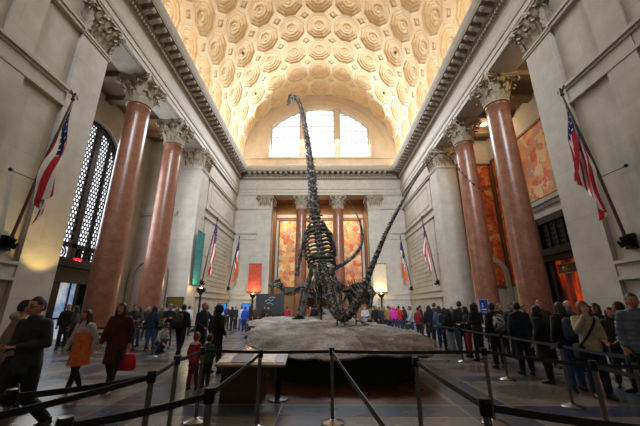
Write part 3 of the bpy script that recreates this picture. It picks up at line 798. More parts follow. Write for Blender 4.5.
# ---- ceiling lamps in the right recess
for (x, y), lb in zip(((12.6, 20.6), (12.6, 12.9)), ('lit ceiling lamp seen between the two right columns', 'ceiling lamp at the near end of the right recess')):
    r = empty('ceiling_lamp', (x, y, RZ - .3), 0, lb, 'lamp', 'ceiling lamps of the right recess')
    q = MB(); q.lathe([(.28, .3), (.30, .16), (.26, .1)], 14); cc = q.build('collar', M_BRONZE, r)
    q = MB(); q.lathe([(.25, .11), (.22, .03), (.12, -.03), (0.02, -.05)], 14); q.build('diffuser', emit('warm_lamp_glass', '#ffd9a0', 5.0), cc)
# ================================================================== EXHIBIT
# ---- rock base
OUT = [(-1.05, 7.75), (-.4, 7.3), (.5, 7.2), (1.5, 7.3), (2.4, 7.5), (3.0, 8.3), (3.5, 9.9), (3.5, 11.6), (3.25, 13.3), (2.7, 15.0), (2.3, 17.0), (2.0, 18.9), (.9, 20.1), (-1.2, 20.2), (-2.8, 19.4), (-3.4, 17.6), (-3.3, 15.7), (-2.55, 13.6), (-2.35, 11.3), (-1.7, 9.2)]
def rock_z(x, y):
    z = .70 + (y - 7.4) * .033
    p = Vector((x, y, 0))
    return z + .07 * noise.noise(p * .6) + .07 * noise.noise(Vector((p.x * 1.2, p.y * 2.4, 0))) + .04 * noise.noise(p * 4.5) + .012 * noise.noise(p * 11)
NO = 150; loop = []
P = [Vector((x, y, 0)) for x, y in OUT]; P3 = P[-2:] + P + P[:3]
cr = spline(P3, 12)[2 * 12:(2 + len(P)) * 12 + 1]
loop = resample(cr, NO + 1)[:NO]
cen = Vector((.3, 13.6, 0))
for i, p in enumerate(loop):
    d = (p - cen).normalized(); k = .16 * noise.noise(p * 1.3) + .09 * noise.noise(p * 3.7)
    loop[i] = p + d * k
vs = []; fs = []; NRr = 34
fr = [1 - (k / NRr) ** 1.15 for k in range(NRr)]
def rockpt(p, f):
    q = cen.lerp(p, f); edge = max(0, (f - .93) / .07)
    z = rock_z(q.x, q.y) - .08 * edge ** 2 + .05 * noise.noise(q * 2.6) * edge
    return (q.x, q.y, z)
lip = []
for dz, kx in ((-.10, .96), (-.07, .995), (-.03, 1.01), (0, 1.006)):
    lip.append([(cen.x + (p.x - cen.x) * kx * (1 + .012 * noise.noise(p * 5 + Vector((0, 0, dz * 9)))), cen.y + (p.y - cen.y) * kx * (1 + .012 * noise.noise(p * 4 + Vector((3, 0, dz * 9)))),
                 rock_z(p.x, p.y) - .08 + dz + .04 * noise.noise(p * 3 + Vector((0, 0, dz * 5)))) for p in loop])
rows = lip + [[rockpt(p, f) for p in loop] for f in fr]
for r_ in rows: vs += r_
for i in range(len(rows) - 1):
    for j in range(NO):
        j2 = (j + 1) % NO; fs.append((i * NO + j, i * NO + j2, (i + 1) * NO + j2, (i + 1) * NO + j))
vs.append((cen.x, cen.y, rock_z(cen.x, cen.y))); c0 = len(vs) - 1; k0 = (len(rows) - 1) * NO
fs += [(k0 + j, k0 + (j + 1) % NO, c0) for j in range(NO)]
n = NT('grey_sandstone'); n.set(.9); v = n.obj((1, .55, 1)); a = n.noise(v, 1.1, 6, .62); b_ = n.noise(n.obj(), 14, 5, .7); c_ = n.noise(n.obj((1, .3, 1)), .55, 3)
c1 = n.ramp(a.outputs[0], [(.34, '#6f6c68'), (.5, '#a29e99'), (.64, '#c4c0ba')])
c2 = n.mix(n.ramp(c_.outputs[0], [(.54, (0, 0, 0, 1)), (.66, (.7, .7, .7, 1))]), c1, '#6b5442')
c3 = n.mix(n.ramp(b_.outputs[0], [(.38, (.75, .75, .75, 1)), (.48, (0, 0, 0, 1))]), c2, '#453d36')
sxr = n.n('ShaderNodeSeparateXYZ'); n.l(n.obj(), sxr.inputs[0]); e_ = n.noise(n.obj((1, .7, 1)), 3.5, 6, .75)
fr_ = n.math('MULTIPLY', n.ramp(e_.outputs[0], [(.40, (0, 0, 0, 1)), (.52, (.85, .85, .85, 1))]), n.math('MULTIPLY', n.math('GREATER_THAN', sxr.outputs[0], .9), n.math('LESS_THAN', sxr.outputs[1], -3.2)))
c3 = n.mix(fr_, c3, '#5c4232')
n.color(c3); n.bump(n.math('ADD', a.outputs[0], n.math('MULTIPLY', b_.outputs[0], .7)), .9, .12)
rk = empty('rock_base', (.3, 13.6, 0), 0, 'broad grey rock slab carrying the dinosaur skeletons in the middle of the hall', 'rock base')
mb = MB(); mb.add(vs, fs); mb.xf(Matrix.Translation((-.3, -13.6, 0))); mb.build('rock_top', n.mat, rk, 60)
mb = MB(); pl = [(cen.x + (p.x - cen.x) * .86 - .3, cen.y + (p.y - cen.y) * .93 - 13.6) for p in loop]
m_ = len(pl); mb.add([(x, y, 0) for x, y in pl] + [(x, y, .46 + max(0, (y + 6) * .04)) for x, y in pl], [(i, (i + 1) % m_, m_ + (i + 1) % m_, m_ + i) for i in range(m_)] + [tuple(range(m_ - 1, -1, -1)), tuple(range(m_, 2 * m_))])
mb.build('plinth', M_BLACK, rk, 30)

# ---- bones
n = NT('dark_fossil_bone'); n.set(.5); v = n.obj(); a = n.noise(v, 5, 5, .65)
n.color(n.ramp(a.outputs[0], [(.3, '#12110e'), (.5, '#35322c'), (.70, '#968f84')])); n.bump(a.outputs[0], .4, .04); M_BONE = n.mat
M_ARM = M_BLACKMETAL
def frame_at(path, i):
    t = (path[min(i + 1, len(path) - 1)] - path[max(i - 1, 0)]).normalized(); return t
def vertebrae(mb, path, rad, back, spine=1.3, trans=1.0, rib=0.0, gap=.12):
    """chain of vertebrae between consecutive points of path; back(t) = direction of the neural spines"""
    k = len(path) - 1
    for i in range(k):
        a, b = path[i], path[i + 1]; t = (b - a); L = t.length; t.normalize()
        r = rad(i / max(k - 1, 1)); up = Vector(back); up = (up - t * up.dot(t)).normalized(); sd = t.cross(up)
        mb.tube([a + t * L * gap * .4, a + t * L * .2, a + t * L * .5, a + t * L * .8, a + t * L * (1 - gap * .4)], [r * .96, r * .86, r * .62, r * .86, r * 1.05], 8, hint=sd)
        if spine:
            s0 = a + t * L * .5; h = r * spine
            mb.tube([s0 + up * r * .3, s0 + up * (r * .8 + h * .5) + t * L * .08, s0 + up * (r * .8 + h) + t * L * .2], [(r * .22, L * .28), (r * .15, L * .2), (r * .20, L * .16)], 6, hint=sd)
            for q in (-1, 1):   # zygapophyses
                mb.tube([a + t * L * .35 + up * r * .5 + sd * q * r * .35, a + t * L * 1.08 + up * r * .75 + sd * q * r * .45], [r * .22, r * .12], 5)
        if trans:
            for q in (-1, 1):
                mb.tube([a + t * L * .45 + sd * q * r * .4, a + t * L * .5 + sd * q * r * (1 + trans * .7) - up * r * .15], [(r * .28, r * .2), (r * .16, r * .1)], 5)
        if rib:
            for q in (-1, 1):
                mb.tube([a + t * L * .3 + sd * q * r * .7 - up * r * .4, a + t * L * 1.0 + sd * q * r * .95 - up * r * .75, a - t * L * rib + sd * q * r * .9 - up * r * .85], [r * .14, r * .12, r * .05], 5)
def limb_bone(mb, a, b, r, hint=None):
    a = Vector(a); b = Vector(b); d = b - a
    mb.tube([a - d * .03, a + d * .04, a + d * .16, a + d * .5, a + d * .84, a + d * .95, b + d * .03], [r * .9, r * 1.5, r * 1.05, r * .8, r * .95, r * 1.35, r * .8], 9, hint=hint)
def foot(mb, p, fwd, s, toes=4, claw=.5):
    p = Vector(p); fwd = Vector(fwd).normalized(); sd = fwd.cross(Vector((0, 0, 1)))
    for k in range(toes):
        a = (k - (toes - 1) / 2) * .34; d = (fwd * math.cos(a) + sd * math.sin(a))
        q0 = p + Vector((0, 0, s * .55)) + d * s * .12; q1 = p + d * s * .55 + Vector((0, 0, s * .28)); q2 = p + d * s * .9 + Vector((0, 0, s * .12)); q3 = p + d * s * (1.0 + claw * .3) + Vector((0, 0, .01))
        mb.tube([q0, q0.lerp(q1, .5), q1, q1.lerp(q2, .5), q2, q3], [s * .13, s * .09, s * .13, s * .09, s * .11, s * .02], 6)
def skull(mb, c, fwd, up, L, kind='long'):
    """skull built as two jaws with orbits and teeth; c is the back of the head"""
    f = Vector(fwd).normalized(); u = Vector(up); u = (u - f * u.dot(f)).normalized(); s = f.cross(u)
    def P(x, y, z): return Vector(c) + f * (x * L) + s * (y * L) + u * (z * L)
    h = .30 if kind == 'long' else .42; kk = 1.0 if kind == 'long' else 1.5
    # cranium, arches and snout rails leave the openings between them
    mb.tube([P(-.02, 0, h * .55), P(.14, 0, h * .75), P(.3, 0, h * .72), P(.5, 0, h * .6), P(.75, 0, h * .42), P(.97, 0, h * .2), P(1.0, 0, .02)], [(L * .15 * kk, L * .12 * kk), (L * .17 * kk, L * .12 * kk), (L * .14, L * .07 * kk), (L * .11, L * .06 * kk), (L * .09, L * .06 * kk), (L * .09, L * .07 * kk), (L * .06, L * .03)], 8, hint=s)
    for q in (-1, 1):
        mb.tube([P(.02, q * .14, h * .5), P(.06, q * .17, .0), P(.3, q * .16, -.02), P(.6, q * .12, .0), P(.95, q * .07, .03)], [L * .04 * kk, L * .045 * kk, L * .035 * kk, L * .045 * kk, L * .05 * kk], 6)
        for x in (.22, .40, .66):
            mb.tube([P(x, q * .12, h * .7 * (1 - x * .4)), P(x + .02, q * .155, 0)], [L * .03, L * .03], 5)
        mb.tube([P(.02, q * .16, -.03), P(.12, q * .16, -.16), P(.4, q * .13, -.17), P(.7, q * .1, -.14), P(.95, q * .05, -.10)], [L * .04 * kk, L * .05 * kk, L * .045 * kk, L * .04 * kk, L * .03 * kk], 6)
        for k in range(9):
            x = .55 + k * .05; y = q * (.115 - (x - .55) * .1)
            mb.tube([P(x, y, .02), P(x + .01, y, -.06)], [L * .014, L * .004], 4)
            mb.tube([P(x, y * .95, -.12), P(x + .01, y * .95, -.06)], [L * .012, L * .004], 4)
def ribs(root, path, back, wid, drop, fwdv, r=.035, n0=0):
    k = len(path)
    for i in range(k):
        t = frame_at(path, i); up = Vector(back); up = (up - t * up.dot(t)).normalized(); sd = t.cross(up)
        w, d = wid(i / (k - 1)), drop(i / (k - 1))
        for q in (-1, 1):
            m = MB(); c = path[i]
            pts = [c + sd * q * .08, c + sd * q * w * .55 + up * .10, c + sd * q * w * .95 - up * d * .25, c + sd * q * w * 1.0 - up * d * .55 + t * fwdv * .3, c + sd * q * w * .8 - up * d * .85 + t * fwdv * .8, c + sd * q * w * .5 - up * d * 1.0 + t * fwdv]
            sp = spline(pts, 4); m.tube(sp, [(r * (1.25 - .5 * j / len(sp)), r * .6) for j in range(len(sp))], 6)
            m.build('rib', M_BONE, root)
def bone_part(name, root, fn, mt=None):
    m = MB(); fn(m); return m.build(name, mt or M_BONE, root, 40)

# ---- rearing adult
root = empty('sauropod_skeleton', (0, 0, 0), 0, 'huge dark long-necked dinosaur skeleton rearing up to the ceiling, tail sweeping up to the right', 'dinosaur skeleton')
Yd = 17.0
sp_pts = [at(322, 266, 16.7), at(321.5, 256, 16.8), at(320, 246, 16.9), at(318.5, 237, 17.0), at(317, 228, 17.1), at(316, 219, 17.15)]
back = Vector((0, -1, .15))
dors = resample(spline(sp_pts, 6), 13)
bone_part('back_vertebrae', root, lambda m: vertebrae(m, dors, lambda f: .24 + .02 * f, back, 1.3, 1.4))
neck_px = [(316, 219, 17.15), (314.8, 205, 17.2), (313.5, 190, 17.2), (312, 172, 17.15), (310, 155, 17.1), (307.5, 137, 17.05), (304.5, 120, 17.0), (301.5, 107, 17.0), (298.5, 99.5, 17.0), (295.5, 96.0, 17.0), (292.6, 96.6, 17.0)]
npth = resample(spline([at(*p) for p in neck_px], 6), 19)
bone_part('neck', root, lambda m: vertebrae(m, npth, lambda f: .33 - .20 * min(1, f * 1.15) ** .7, Vector((.25, -1, .1)), .6, .45, .6))
bone_part('skull', root, lambda m: skull(m, at(292.8, 96.3, 17), at(289.0, 103.5, 16.9) - at(292.8, 96.3, 17), Vector((-.6, -.3, .6)), .8))
ribs(root, dors[1:12], back, lambda f: .60 + .30 * math.sin(PI * min(f * .9 + .1, 1)) - .1 * f, lambda f: 1.5 + .3 * math.sin(PI * f), .25, .085)
bone_part('pelvis', root, lambda m: (
    [m.tube(spline([at(322, 262, 16.8) + Vector((q * .12, 0, 0)), at(322, 256, 16.9) + Vector((q * .55, .1, 0)), at(322, 264, 17.1) + Vector((q * .72, .3, 0)), at(322, 271, 17.2) + Vector((q * .5, .4, 0))], 4), [(.14, .06)] * 2 + [(.22, .07)] * 8 + [(.14, .08)] * 3, 7) for q in (-1, 1)],
    [m.tube([at(322, 268, 17.1) + Vector((q * .45, 0, 0)), at(323, 280, 17.5) + Vector((q * .25, .1, 0))], [.1, .09], 7) for q in (-1, 1)],
    [m.tube([at(322, 268, 16.9) + Vector((q * .45, 0, 0)), at(322, 281, 16.6) + Vector((q * .3, -.1, 0))], [.1, .08], 7) for q in (-1, 1)]))
tail_px = [(322, 266, 16.7), (325, 276, 16.1), (329.5, 290, 15.2), (332.5, 304, 14.2), (337, 314.5, 13.2), (345, 317.5, 12.6), (354, 309, 12.3), (363, 291, 12.15), (373.5, 263, 12.0), (386, 233, 11.9), (400, 206, 11.8), (414, 182, 11.7), (427, 164.5, 11.6), (438, 154, 11.5), (447.5, 156, 11.4), (457, 168, 11.3), (469, 181, 11.2), (484, 194, 11.2)]
tpath = spline([at(*p) for p in tail_px], 8)
tp = resample(tpath, 74)
def trad(f): return max(.012, .31 * (1 - f) ** .9 - .047 if f < .72 else .05 * (1 - (f - .72) * 3))
bone_part('tail', root, lambda m: (vertebrae(m, tp, trad, Vector((.3, -1, .5)), .45, .25, 0), vertebrae(m, tp[:20], lambda f: .25 - .07 * f, Vector((.3, -1, .5)), .6, .75, .4)))
# hind legs
kn, an = at(305.5, 288, 17.2), at(302, 312, 17.3)
hipL = at(314, 265, 17.0)
def hleg(side, hip, knee, ank, ft, fw):
    bone_part('femur', root, lambda m: limb_bone(m, hip, knee, .17))
    bone_part('shin', root, lambda m: (limb_bone(m, knee, ank, .115), limb_bone(m, Vector(knee) + Vector((.2 * side, .05, -.05)), Vector(ank) + Vector((.14 * side, .03, .05)), .07)))
    bone_part('foot', root, lambda m: (foot(m, ft, fw, .55, 5, .4), m.tube([ank, Vector(ft) + Vector((0, 0, .25))], [.17, .22], 9)))
ftz = lambda x, y: rock_z(x, y)
pL = at(300, 317, 17.3); pL.z = ftz(pL.x, pL.y) - .03
hleg(-1, hipL, kn, Vector((pL.x + .06, pL.y + .05, pL.z + .42)), pL, (-.3, 1, 0))
hipR = at(330, 266, 17.0); knR = at(337, 286, 17.6); pR = Vector((1.25, 17.9, 0)); pR.z = ftz(pR.x, pR.y) - .03
hleg(1, hipR, knR, Vector((pR.x, pR.y - .05, pR.z + .42)), pR, (.3, 1, 0))
# forelegs
def fleg(sh, el, wr, hd):
    bone_part('shoulder_blade', root, lambda m: m.tube([Vector(sh) + Vector((0, .1, -.2)), Vector(sh) + Vector((0, -.05, .15)), Vector(sh).lerp(at(317, 232, 16.9), .6) + Vector((0, 0, .35))], [(.16, .07), (.15, .06), (.22, .04)], 7))
    bone_part('upper_arm', root, lambda m: limb_bone(m, sh, el, .115))
    bone_part('forearm', root, lambda m: (limb_bone(m, el, wr, .08), limb_bone(m, Vector(el) + Vector((.1, .08, 0)), Vector(wr) + Vector((.08, .06, 0)), .06)))
    d = (Vector(hd) - Vector(wr)).normalized(); s_ = d.orthogonal().normalized()
    def hand(m):
        for k in range(5):
            o_ = (s_ * math.cos(k * 1.2) + d.cross(s_) * math.sin(k * 1.2)) * .08
            m.tube([Vector(wr) + o_ * .6, Vector(wr).lerp(hd, .6) + o_, Vector(hd) + o_ * 1.3], [.055, .05, .035], 6)
    bone_part('hand', root, hand)
fleg(at(304.5, 239, 17.4), at(299.8, 255, 17.7), at(297.5, 268, 17.8), at(296.8, 276, 17.9))
fleg(at(331, 238, 17.4), at(334.5, 248, 18.3), at(333, 259, 18.9), at(332, 266, 19.1))
bone_part('mounting_rod', root, lambda m: (m.tube([at(322, 268, 16.9), at(321, 300, 17.0), Vector((at(321, 300, 17).x, 17.0, rock_z(0, 17) - .05))], .045, 8), m.tube([at(337, 314.5, 13.2), Vector((at(337, 314, 13.2).x, 13.2, rock_z(.9, 13.2) - .05))], .03, 8),
    m.tube([p + Vector((0, .04, 0)) for p in npth], .03, 6)), M_ARM)

# ---- young sauropod behind the adult
root = empty('young_sauropod_skeleton', (0, 0, 0), 0, 'smaller dark dinosaur skeleton behind the rearing one, head at left, thin tail curling up', 'dinosaur skeleton')
Yy = 19.2
back = Vector((0, .2, 1))
bodyp = resample(spline([at(303, 287, Yy), at(309, 284, Yy), at(316, 283, Yy), at(322, 280, Yy)], 6), 9)
bone_part('back_vertebrae', root, lambda m: vertebrae(m, bodyp, lambda f: .13, back, 1.6, 1.0))
neckp = resample(spline([at(303, 287, Yy), at(297, 290, Yy), at(290, 293, Yy), at(284.5, 292.5, Yy), at(281.8, 288, Yy), at(280.5, 283.5, Yy)], 6), 13)
bone_part('neck', root, lambda m: vertebrae(m, neckp, lambda f: .19 - .05 * f, Vector((-.1, .2, 1)), .8, .9, .4))
bone_part('skull', root, lambda m: skull(m, at(280.8, 282.3, Yy), at(273, 285.5, Yy - .1) - at(280.8, 282.3, Yy), Vector((0, 0, 1)), .72, 'deep'))
ribs(root, bodyp[1:8], back, lambda f: .42 + .12 * math.sin(PI * f), lambda f: .75 + .2 * math.sin(PI * f), .12, .05)
tl = resample(spline([at(322, 280, Yy), at(329, 273, Yy - .3), at(337, 267.5, Yy - .6), at(347, 262, Yy - .8), at(355, 255, Yy - .9), at(361, 246, Yy - .9), at(362.8, 236, Yy - .9), at(360.5, 224, Yy - .9), at(355, 211, Yy - .9), at(347.5, 198, Yy - .9)], 8), 52)
bone_part('tail', root, lambda m: vertebrae(m, tl, lambda f: max(.02, .15 * (1 - f) ** 1.1 + .022), Vector((-.5, -.4, .6)), .6, .5))
for (u, du, dy, fore) in ((305, -1.5, -.3, 1), (305, -6, .35, 1), (320, 0, -.35, 0), (320, 3, .35, 0)):
    h = at(u, 288, Yy + dy); p = at(u + du, 312, Yy + dy); p.z = rock_z(p.x, p.y) - .03; k_ = h.lerp(p, .5) + Vector((-.18 if not fore else .15, 0, 0))
    bone_part('upper_leg', root, lambda m: limb_bone(m, h, k_, .085)); bone_part('lower_leg', root, lambda m: limb_bone(m, k_, p + Vector((0, 0, .2)), .06))
    bone_part('foot', root, lambda m: (foot(m, p, (-1, 0, 0), .3, 4), m.tube([p + Vector((0, 0, .25)), p + Vector((0, 0, .12))], [.08, .11], 8)))
bone_part('pelvis', root, lambda m: [m.tube([at(320, 279, Yy + q * .1), at(319, 284, Yy + q * .35), at(321, 291, Yy + q * .3)], [.1, .16, .08], 7, flat=.5) for q in (-1, 1)])

# ---- meat-eater to the right
root = empty('theropod_skeleton', (0, 0, 0), 0, 'dark meat-eating dinosaur skeleton crouched under the sweeping tail on the right of the rock', 'dinosaur skeleton')
Ya = 14.4
back = Vector((-.1, .15, 1))
bp = resample(spline([at(346, 292, Ya), at(352, 287.5, Ya), at(359, 286, Ya + .2), at(366, 287, Ya + .5)], 6), 11)
bone_part('back_vertebrae', root, lambda m: vertebrae(m, bp, lambda f: .11, back, 2.2, 1.0))
ribs(root, bp[2:10], back, lambda f: .30 + .1 * math.sin(PI * f), lambda f: .85 - .1 * f, .1, .05)
nk = resample(spline([at(366, 287, Ya + .5), at(369, 286.5, Ya + .4), at(370.5, 289, Ya + .2), at(370, 293, Ya)], 6), 8)
bone_part('neck', root, lambda m: vertebrae(m, nk, lambda f: .10, back, 1.0, .8, .4))
bone_part('skull', root, lambda m: skull(m, at(370, 293.5, Ya), Vector((-.15, -.45, -.85)), Vector((.3, -.8, .4)), .72, 'deep'))
tl = resample(spline([at(346, 292, Ya), at(342, 286, Ya + .1), at(338, 284, Ya + .25), at(334.5, 284.5, Ya + .4)], 8), 16)
bone_part('tail', root, lambda m: vertebrae(m, tl, lambda f: .11 * (1 - f) + .03, Vector((-.1, 0, 1)), 3.2, .8))
for q, (fu, fy) in ((-1, (341.5, 13.7)), (1, (358.5, 14.0))):
    h = at(348, 294, Ya) + Vector((0, q * .25 * -1, 0)); p = at(fu, 324, fy); p.z = rock_z(p.x, p.y) - .02
    k_ = h.lerp(p, .42) + Vector((.28, -.1, .05)); a_ = h.lerp(p, .72) + Vector((-.18, .1, .05))
    bone_part('femur', root, lambda m: limb_bone(m, h, k_, .09)); bone_part('shin', root, lambda m: limb_bone(m, k_, a_, .07))
    bone_part('metatarsus', root, lambda m: [limb_bone(m, a_ + Vector((0, s_ * .04, 0)), p + Vector((0, s_ * .07, .12)), .035) for s_ in (-1, 0, 1)])
    bone_part('foot', root, lambda m: foot(m, p, (.8, -.6, 0), .36, 3, 1.0))
for q in (-1, 1):
    s_ = at(365, 293, Ya + .5) + Vector((0, q * .25, 0)); e_ = s_ + Vector((-.1, q * .1, -.35)); w_ = e_ + Vector((.25, q * .05, -.2))
    bone_part('upper_arm', root, lambda m: limb_bone(m, s_, e_, .045)); bone_part('forearm', root, lambda m: limb_bone(m, e_, w_, .03))
    bone_part('claws', root, lambda m: [m.tube([w_, w_ + Vector((.14, .05 * c_, -.05)), w_ + Vector((.2, .08 * c_, -.17))], [.025, .02, .005], 5) for c_ in (-1, 0, 1)])
bone_part('pelvis', root, lambda m: [(m.tube([at(343, 290, Ya + q * .1), at(348, 289, Ya + q * .16), at(353, 291, Ya + q * .1)], [.1, .16, .1], 7, flat=.5), m.tube([at(348, 294, Ya + q * .1), at(352, 305, Ya + q * .05)], [.07, .08], 7), m.tube([at(347, 294, Ya + q * .1), at(343, 303, Ya + q * .05)], [.06, .05], 7)) for q in (-1, 1)])
bone_part('mounting_rod', root, lambda m: m.tube([at(355, 290, Ya), Vector((at(355, 290, Ya).x, Ya, rock_z(1.8, Ya) - .05))], .03, 8), M_ARM)

# ---- information rail
ir = empty('information_rail', (-1.02, 6.2, 0), 0, 'low brown information desk with sloping picture panels in front of the rock', 'information desk')
mb = MB(); mb.box(-.55, .2, -.05, .45, 0, .6); mb.build('desk_body', mat('dark_brown_wood', '#3a2818', .5, 0, .3, 4), ir)
mb = MB(); z0, z1 = .66, .80
mb.add([(-.6, -.28, z0), (.62, -.28, z0), (.62, .45, z1), (-.6, .45, z1), (-.6, -.28, z0 - .04), (.62, -.28, z0 - .04), (.62, .45, z1 - .04), (-.6, .45, z1 - .04)], [(0, 1, 2, 3), (7, 6, 5, 4), (0, 4, 5, 1), (1, 5, 6, 2), (2, 6, 7, 3), (3, 7, 4, 0)])
dt = mb.build('sloping_top', mat('tan_desk_top', '#a8865a', .5), ir)
def panel(x0, x1, c, nm):
    k = (z1 - z0) / .73
    m = MB(); ya, yb4 = -.22, .40; za, zb4 = z0 + .06 * k + .004, z0 + .68 * k + .004
    m.add([(x0, ya, za), (x1, ya, za), (x1, yb4, zb4), (x0, yb4, zb4), (x0, ya, za + .008), (x1, ya, za + .008), (x1, yb4, zb4 + .008), (x0, yb4, zb4 + .008)], [(3, 2, 1, 0), (4, 5, 6, 7), (0, 1, 5, 4), (1, 2, 6, 5), (2, 3, 7, 6), (3, 0, 4, 7)])
    m.build(nm, mat(nm + '_print', c, .45, var=.45, scale=9), dt)
panel(-.57, -.36, '#c8c4bc', 'picture_panel'); panel(-.34, -.04, '#4a443c', 'picture_panel'); panel(-.02, .42, '#cdb58e', 'picture_panel'); panel(.45, .59, '#3f3a36', 'picture_panel')
mb = MB(); mb.tube([(.45, .2, 0), (.45, .2, .68)], .05, 10); mb.lathe([(.2, 0), (.2, .02), (.05, .04)], 16, (.45, .2, 0)); mb.build('post', M_BLACKMETAL, ir)

# ---- flags
M_RED, M_WHITE, M_BLUE, M_ORANGE = mat('flag_red', '#b3202e', .8), mat('flag_white', '#e6e2dc', .8), mat('flag_blue', '#1f2a55', .8), mat('flag_orange', '#e2581e', .8)
M_POLE = mat('flagpole_wood', '#4a2d22', .45)
def flagpole(s, y, label):
    r = empty('flagpole', (s * 9.78, y, 3.6), 0, label, 'flagpole', 'slanting flagpoles on the side walls')
    tip = Vector((-s * .86, 0, 5.3))
    m = MB(); m.tube([(-s * .10, 0, .0), tip * .5, tip], [.05, .045, .03], 10); po = m.build('pole', M_POLE, r)
    m = MB(); m.ball(tip + Vector((0, 0, .05)), .07, 8, 6)       # gilt eagle
    m.ball(tip + Vector((0, 0, .17)), (.05, .06, .10), 8, 6); m.ball(tip + Vector((-s * .03, 0, .29)), .04, 7, 5)
    for q in (-1, 1): m.tube([tip + Vector((0, q * .03, .2)), tip + Vector((0, q * .15, .28)), tip + Vector((0, q * .2, .16))], [(.03, .05), (.025, .08), (.01, .03)], 6)
    m.build('finial', M_BRONZE, po)
    m = MB(); m.box(-s * .05, s * (.065 if y < 12 else 0), -.16, .16, -.26, .2); m.tube([(-s * .03, 0, -.12), (-s * .16, 0, -.02), (-s * .22, 0, .12)], [.09, .10, .08], 10)
    m.tube([(-s * .10, -.0, -.06), (-s * .28, 0, -.16), (-s * .40, 0, -.04)], [.07, .08, .03], 8); m.build('bracket', M_BLACKMETAL, r)
    pm = tip * .40
    m = MB(); m.tube([pm, (-s * .02, -.62, pm.z + .12)], .012, 6); m.ball((-s * .06, -.62, pm.z + .12), .06, 8, 6); m.build('stay_wire', M_BLACKMETAL, r)
    return Vector((s * 9.78, y, 3.6)), tip
def hang_flag(base, tip, s, label, us, L, H, seed, cat='flag', group=None):
    """cloth laced to the top of the slanting pole and falling plumb in folds"""
    rnd = random.Random(seed); d = tip.normalized(); start = tip - d * .12
    NU, NV = 27, 61; rows = []
    ph = [rnd.uniform(0, 6) for _ in range(6)]
    for i in range(NU):
        u = i / (NU - 1); h = start - d * (H * u); row = []
        for j in range(NV):
            v = j / (NV - 1); sw = min(1, v * 2.2)
            x = lerp(h.x, tip.x, .25 * sw) + (-s) * .04 * v + (-s) * (.13 * math.sin(4 * u * PI + 3 * v + ph[0]) * sw)
            yy = .06 + sw * (.15 * math.sin(u * 2.6 * PI + ph[1] + 1.5 * v) + .07 * math.sin(u * 6 * PI + ph[2] + 2.2 * v)) - .22 * (u - .3) * sw + .05 * sw * math.sin(9 * v + 4 * u + ph[4])
            z = h.z - L * v * (1 - .06 * u) + .05 * math.sin(u * 8 + ph[3]) * sw
            row.append((x, yy, z))
        rows.append(row)
    def mf(i, j):
        u, v = (i + .5) / (NU - 1), (j + .5) / (NV - 1)
        if us:
            if u < 7 / 13 and v < .42:
                return 1 if (i % 3 == 1 and (j + (i // 3) * 2) % 5 == 2) else 2
            return 0 if int(u * 13) % 2 == 0 else 1
        return 2 if v < .37 else (1 if v < .60 else 3)
    m = MB(); m.grid(rows, 0, mf, thick=(0, .012, 0))
    o = m.build('flag', [M_RED, M_WHITE, M_BLUE, M_ORANGE], None, 60, loc=base); tag(o, label, cat, group)
    return o
for s, y, lb, fl, us, sd in ((-1, 9.6, 'long slanting flagpole on the near left wall', 'large striped flag with starry blue corner hanging on the near left wall', 1, 1), (1, 9.45, 'long slanting flagpole on the near right wall', 'large striped flag with starry blue corner hanging on the near right wall', 1, 5),
                             (-1, 26.0, 'slanting flagpole on the left far pier, beside the teal banner', 'small striped flag on the left far pier, beside the teal banner', 1, 8), (1, 25.8, 'slanting flagpole on the right far pier', 'small striped flag hanging on the right far pier', 1, 12),
                             (-1, 33.5, 'slanting flagpole in the far left corner', 'blue, white and orange flag in the far left corner', 0, 3), (1, 33.5, 'slanting flagpole in the far right corner', 'blue, white and orange flag in the far right corner', 0, 4)):
    base, tip = flagpole(s, y, lb)
    hang_flag(base, tip, s, fl, us, 3.0, 1.8, sd, group='hanging flags')

# ---- torcheres and banners
def torchere(x, y, label):
    r = empty('torchere', (x, y, 0), 0, label, 'floor lamp', 'bronze torcheres')
    m = MB(); m.lathe([(.42, 0), (.42, .12), (.3, .2), (.16, .3), (.12, .5)], 16); m.build('base', M_BRONZE, r)
    m = MB(); m.lathe([(.10, .45), (.12, .6), (.08, .8), (.07, 1.6), (.1, 1.75), (.07, 1.9), (.08, 2.5), (.12, 2.62)], 14); m.build('stem', M_BRONZE, r)
    m = MB(); m.lathe([(.10, 2.6), (.24, 2.72), (.34, 2.9), (.37, 3.0), (.33, 3.0), (.22, 2.84), (.1, 2.76)], 18, cap=False); bw = m.build('bowl', M_BRONZE, r)
    m = MB(); m.ball((0, 0, 2.95), (.12, .12, .13), 12, 8); m.build('bulb', emit('torch_bulb', '#ffdca0', 12.0), bw)
    li = bpy.data.lights.new('torch_light', 'POINT'); li.energy = 110; li.color = (1, .74, .42); li.shadow_soft_size = .35
    o = bpy.data.objects.new('torch_light', li); COL.objects.link(o); o.location = (0, 0, 3.35); o.parent = r
torchere(-7.0, 33.4, 'bronze floor torch in front of the red banner at the far left')
torchere(6.45, 33.4, 'bronze floor torch in front of the cream banner at the far right')
torchere(-8.75, 23.6, 'bronze floor torch beside the teal banner on the left')
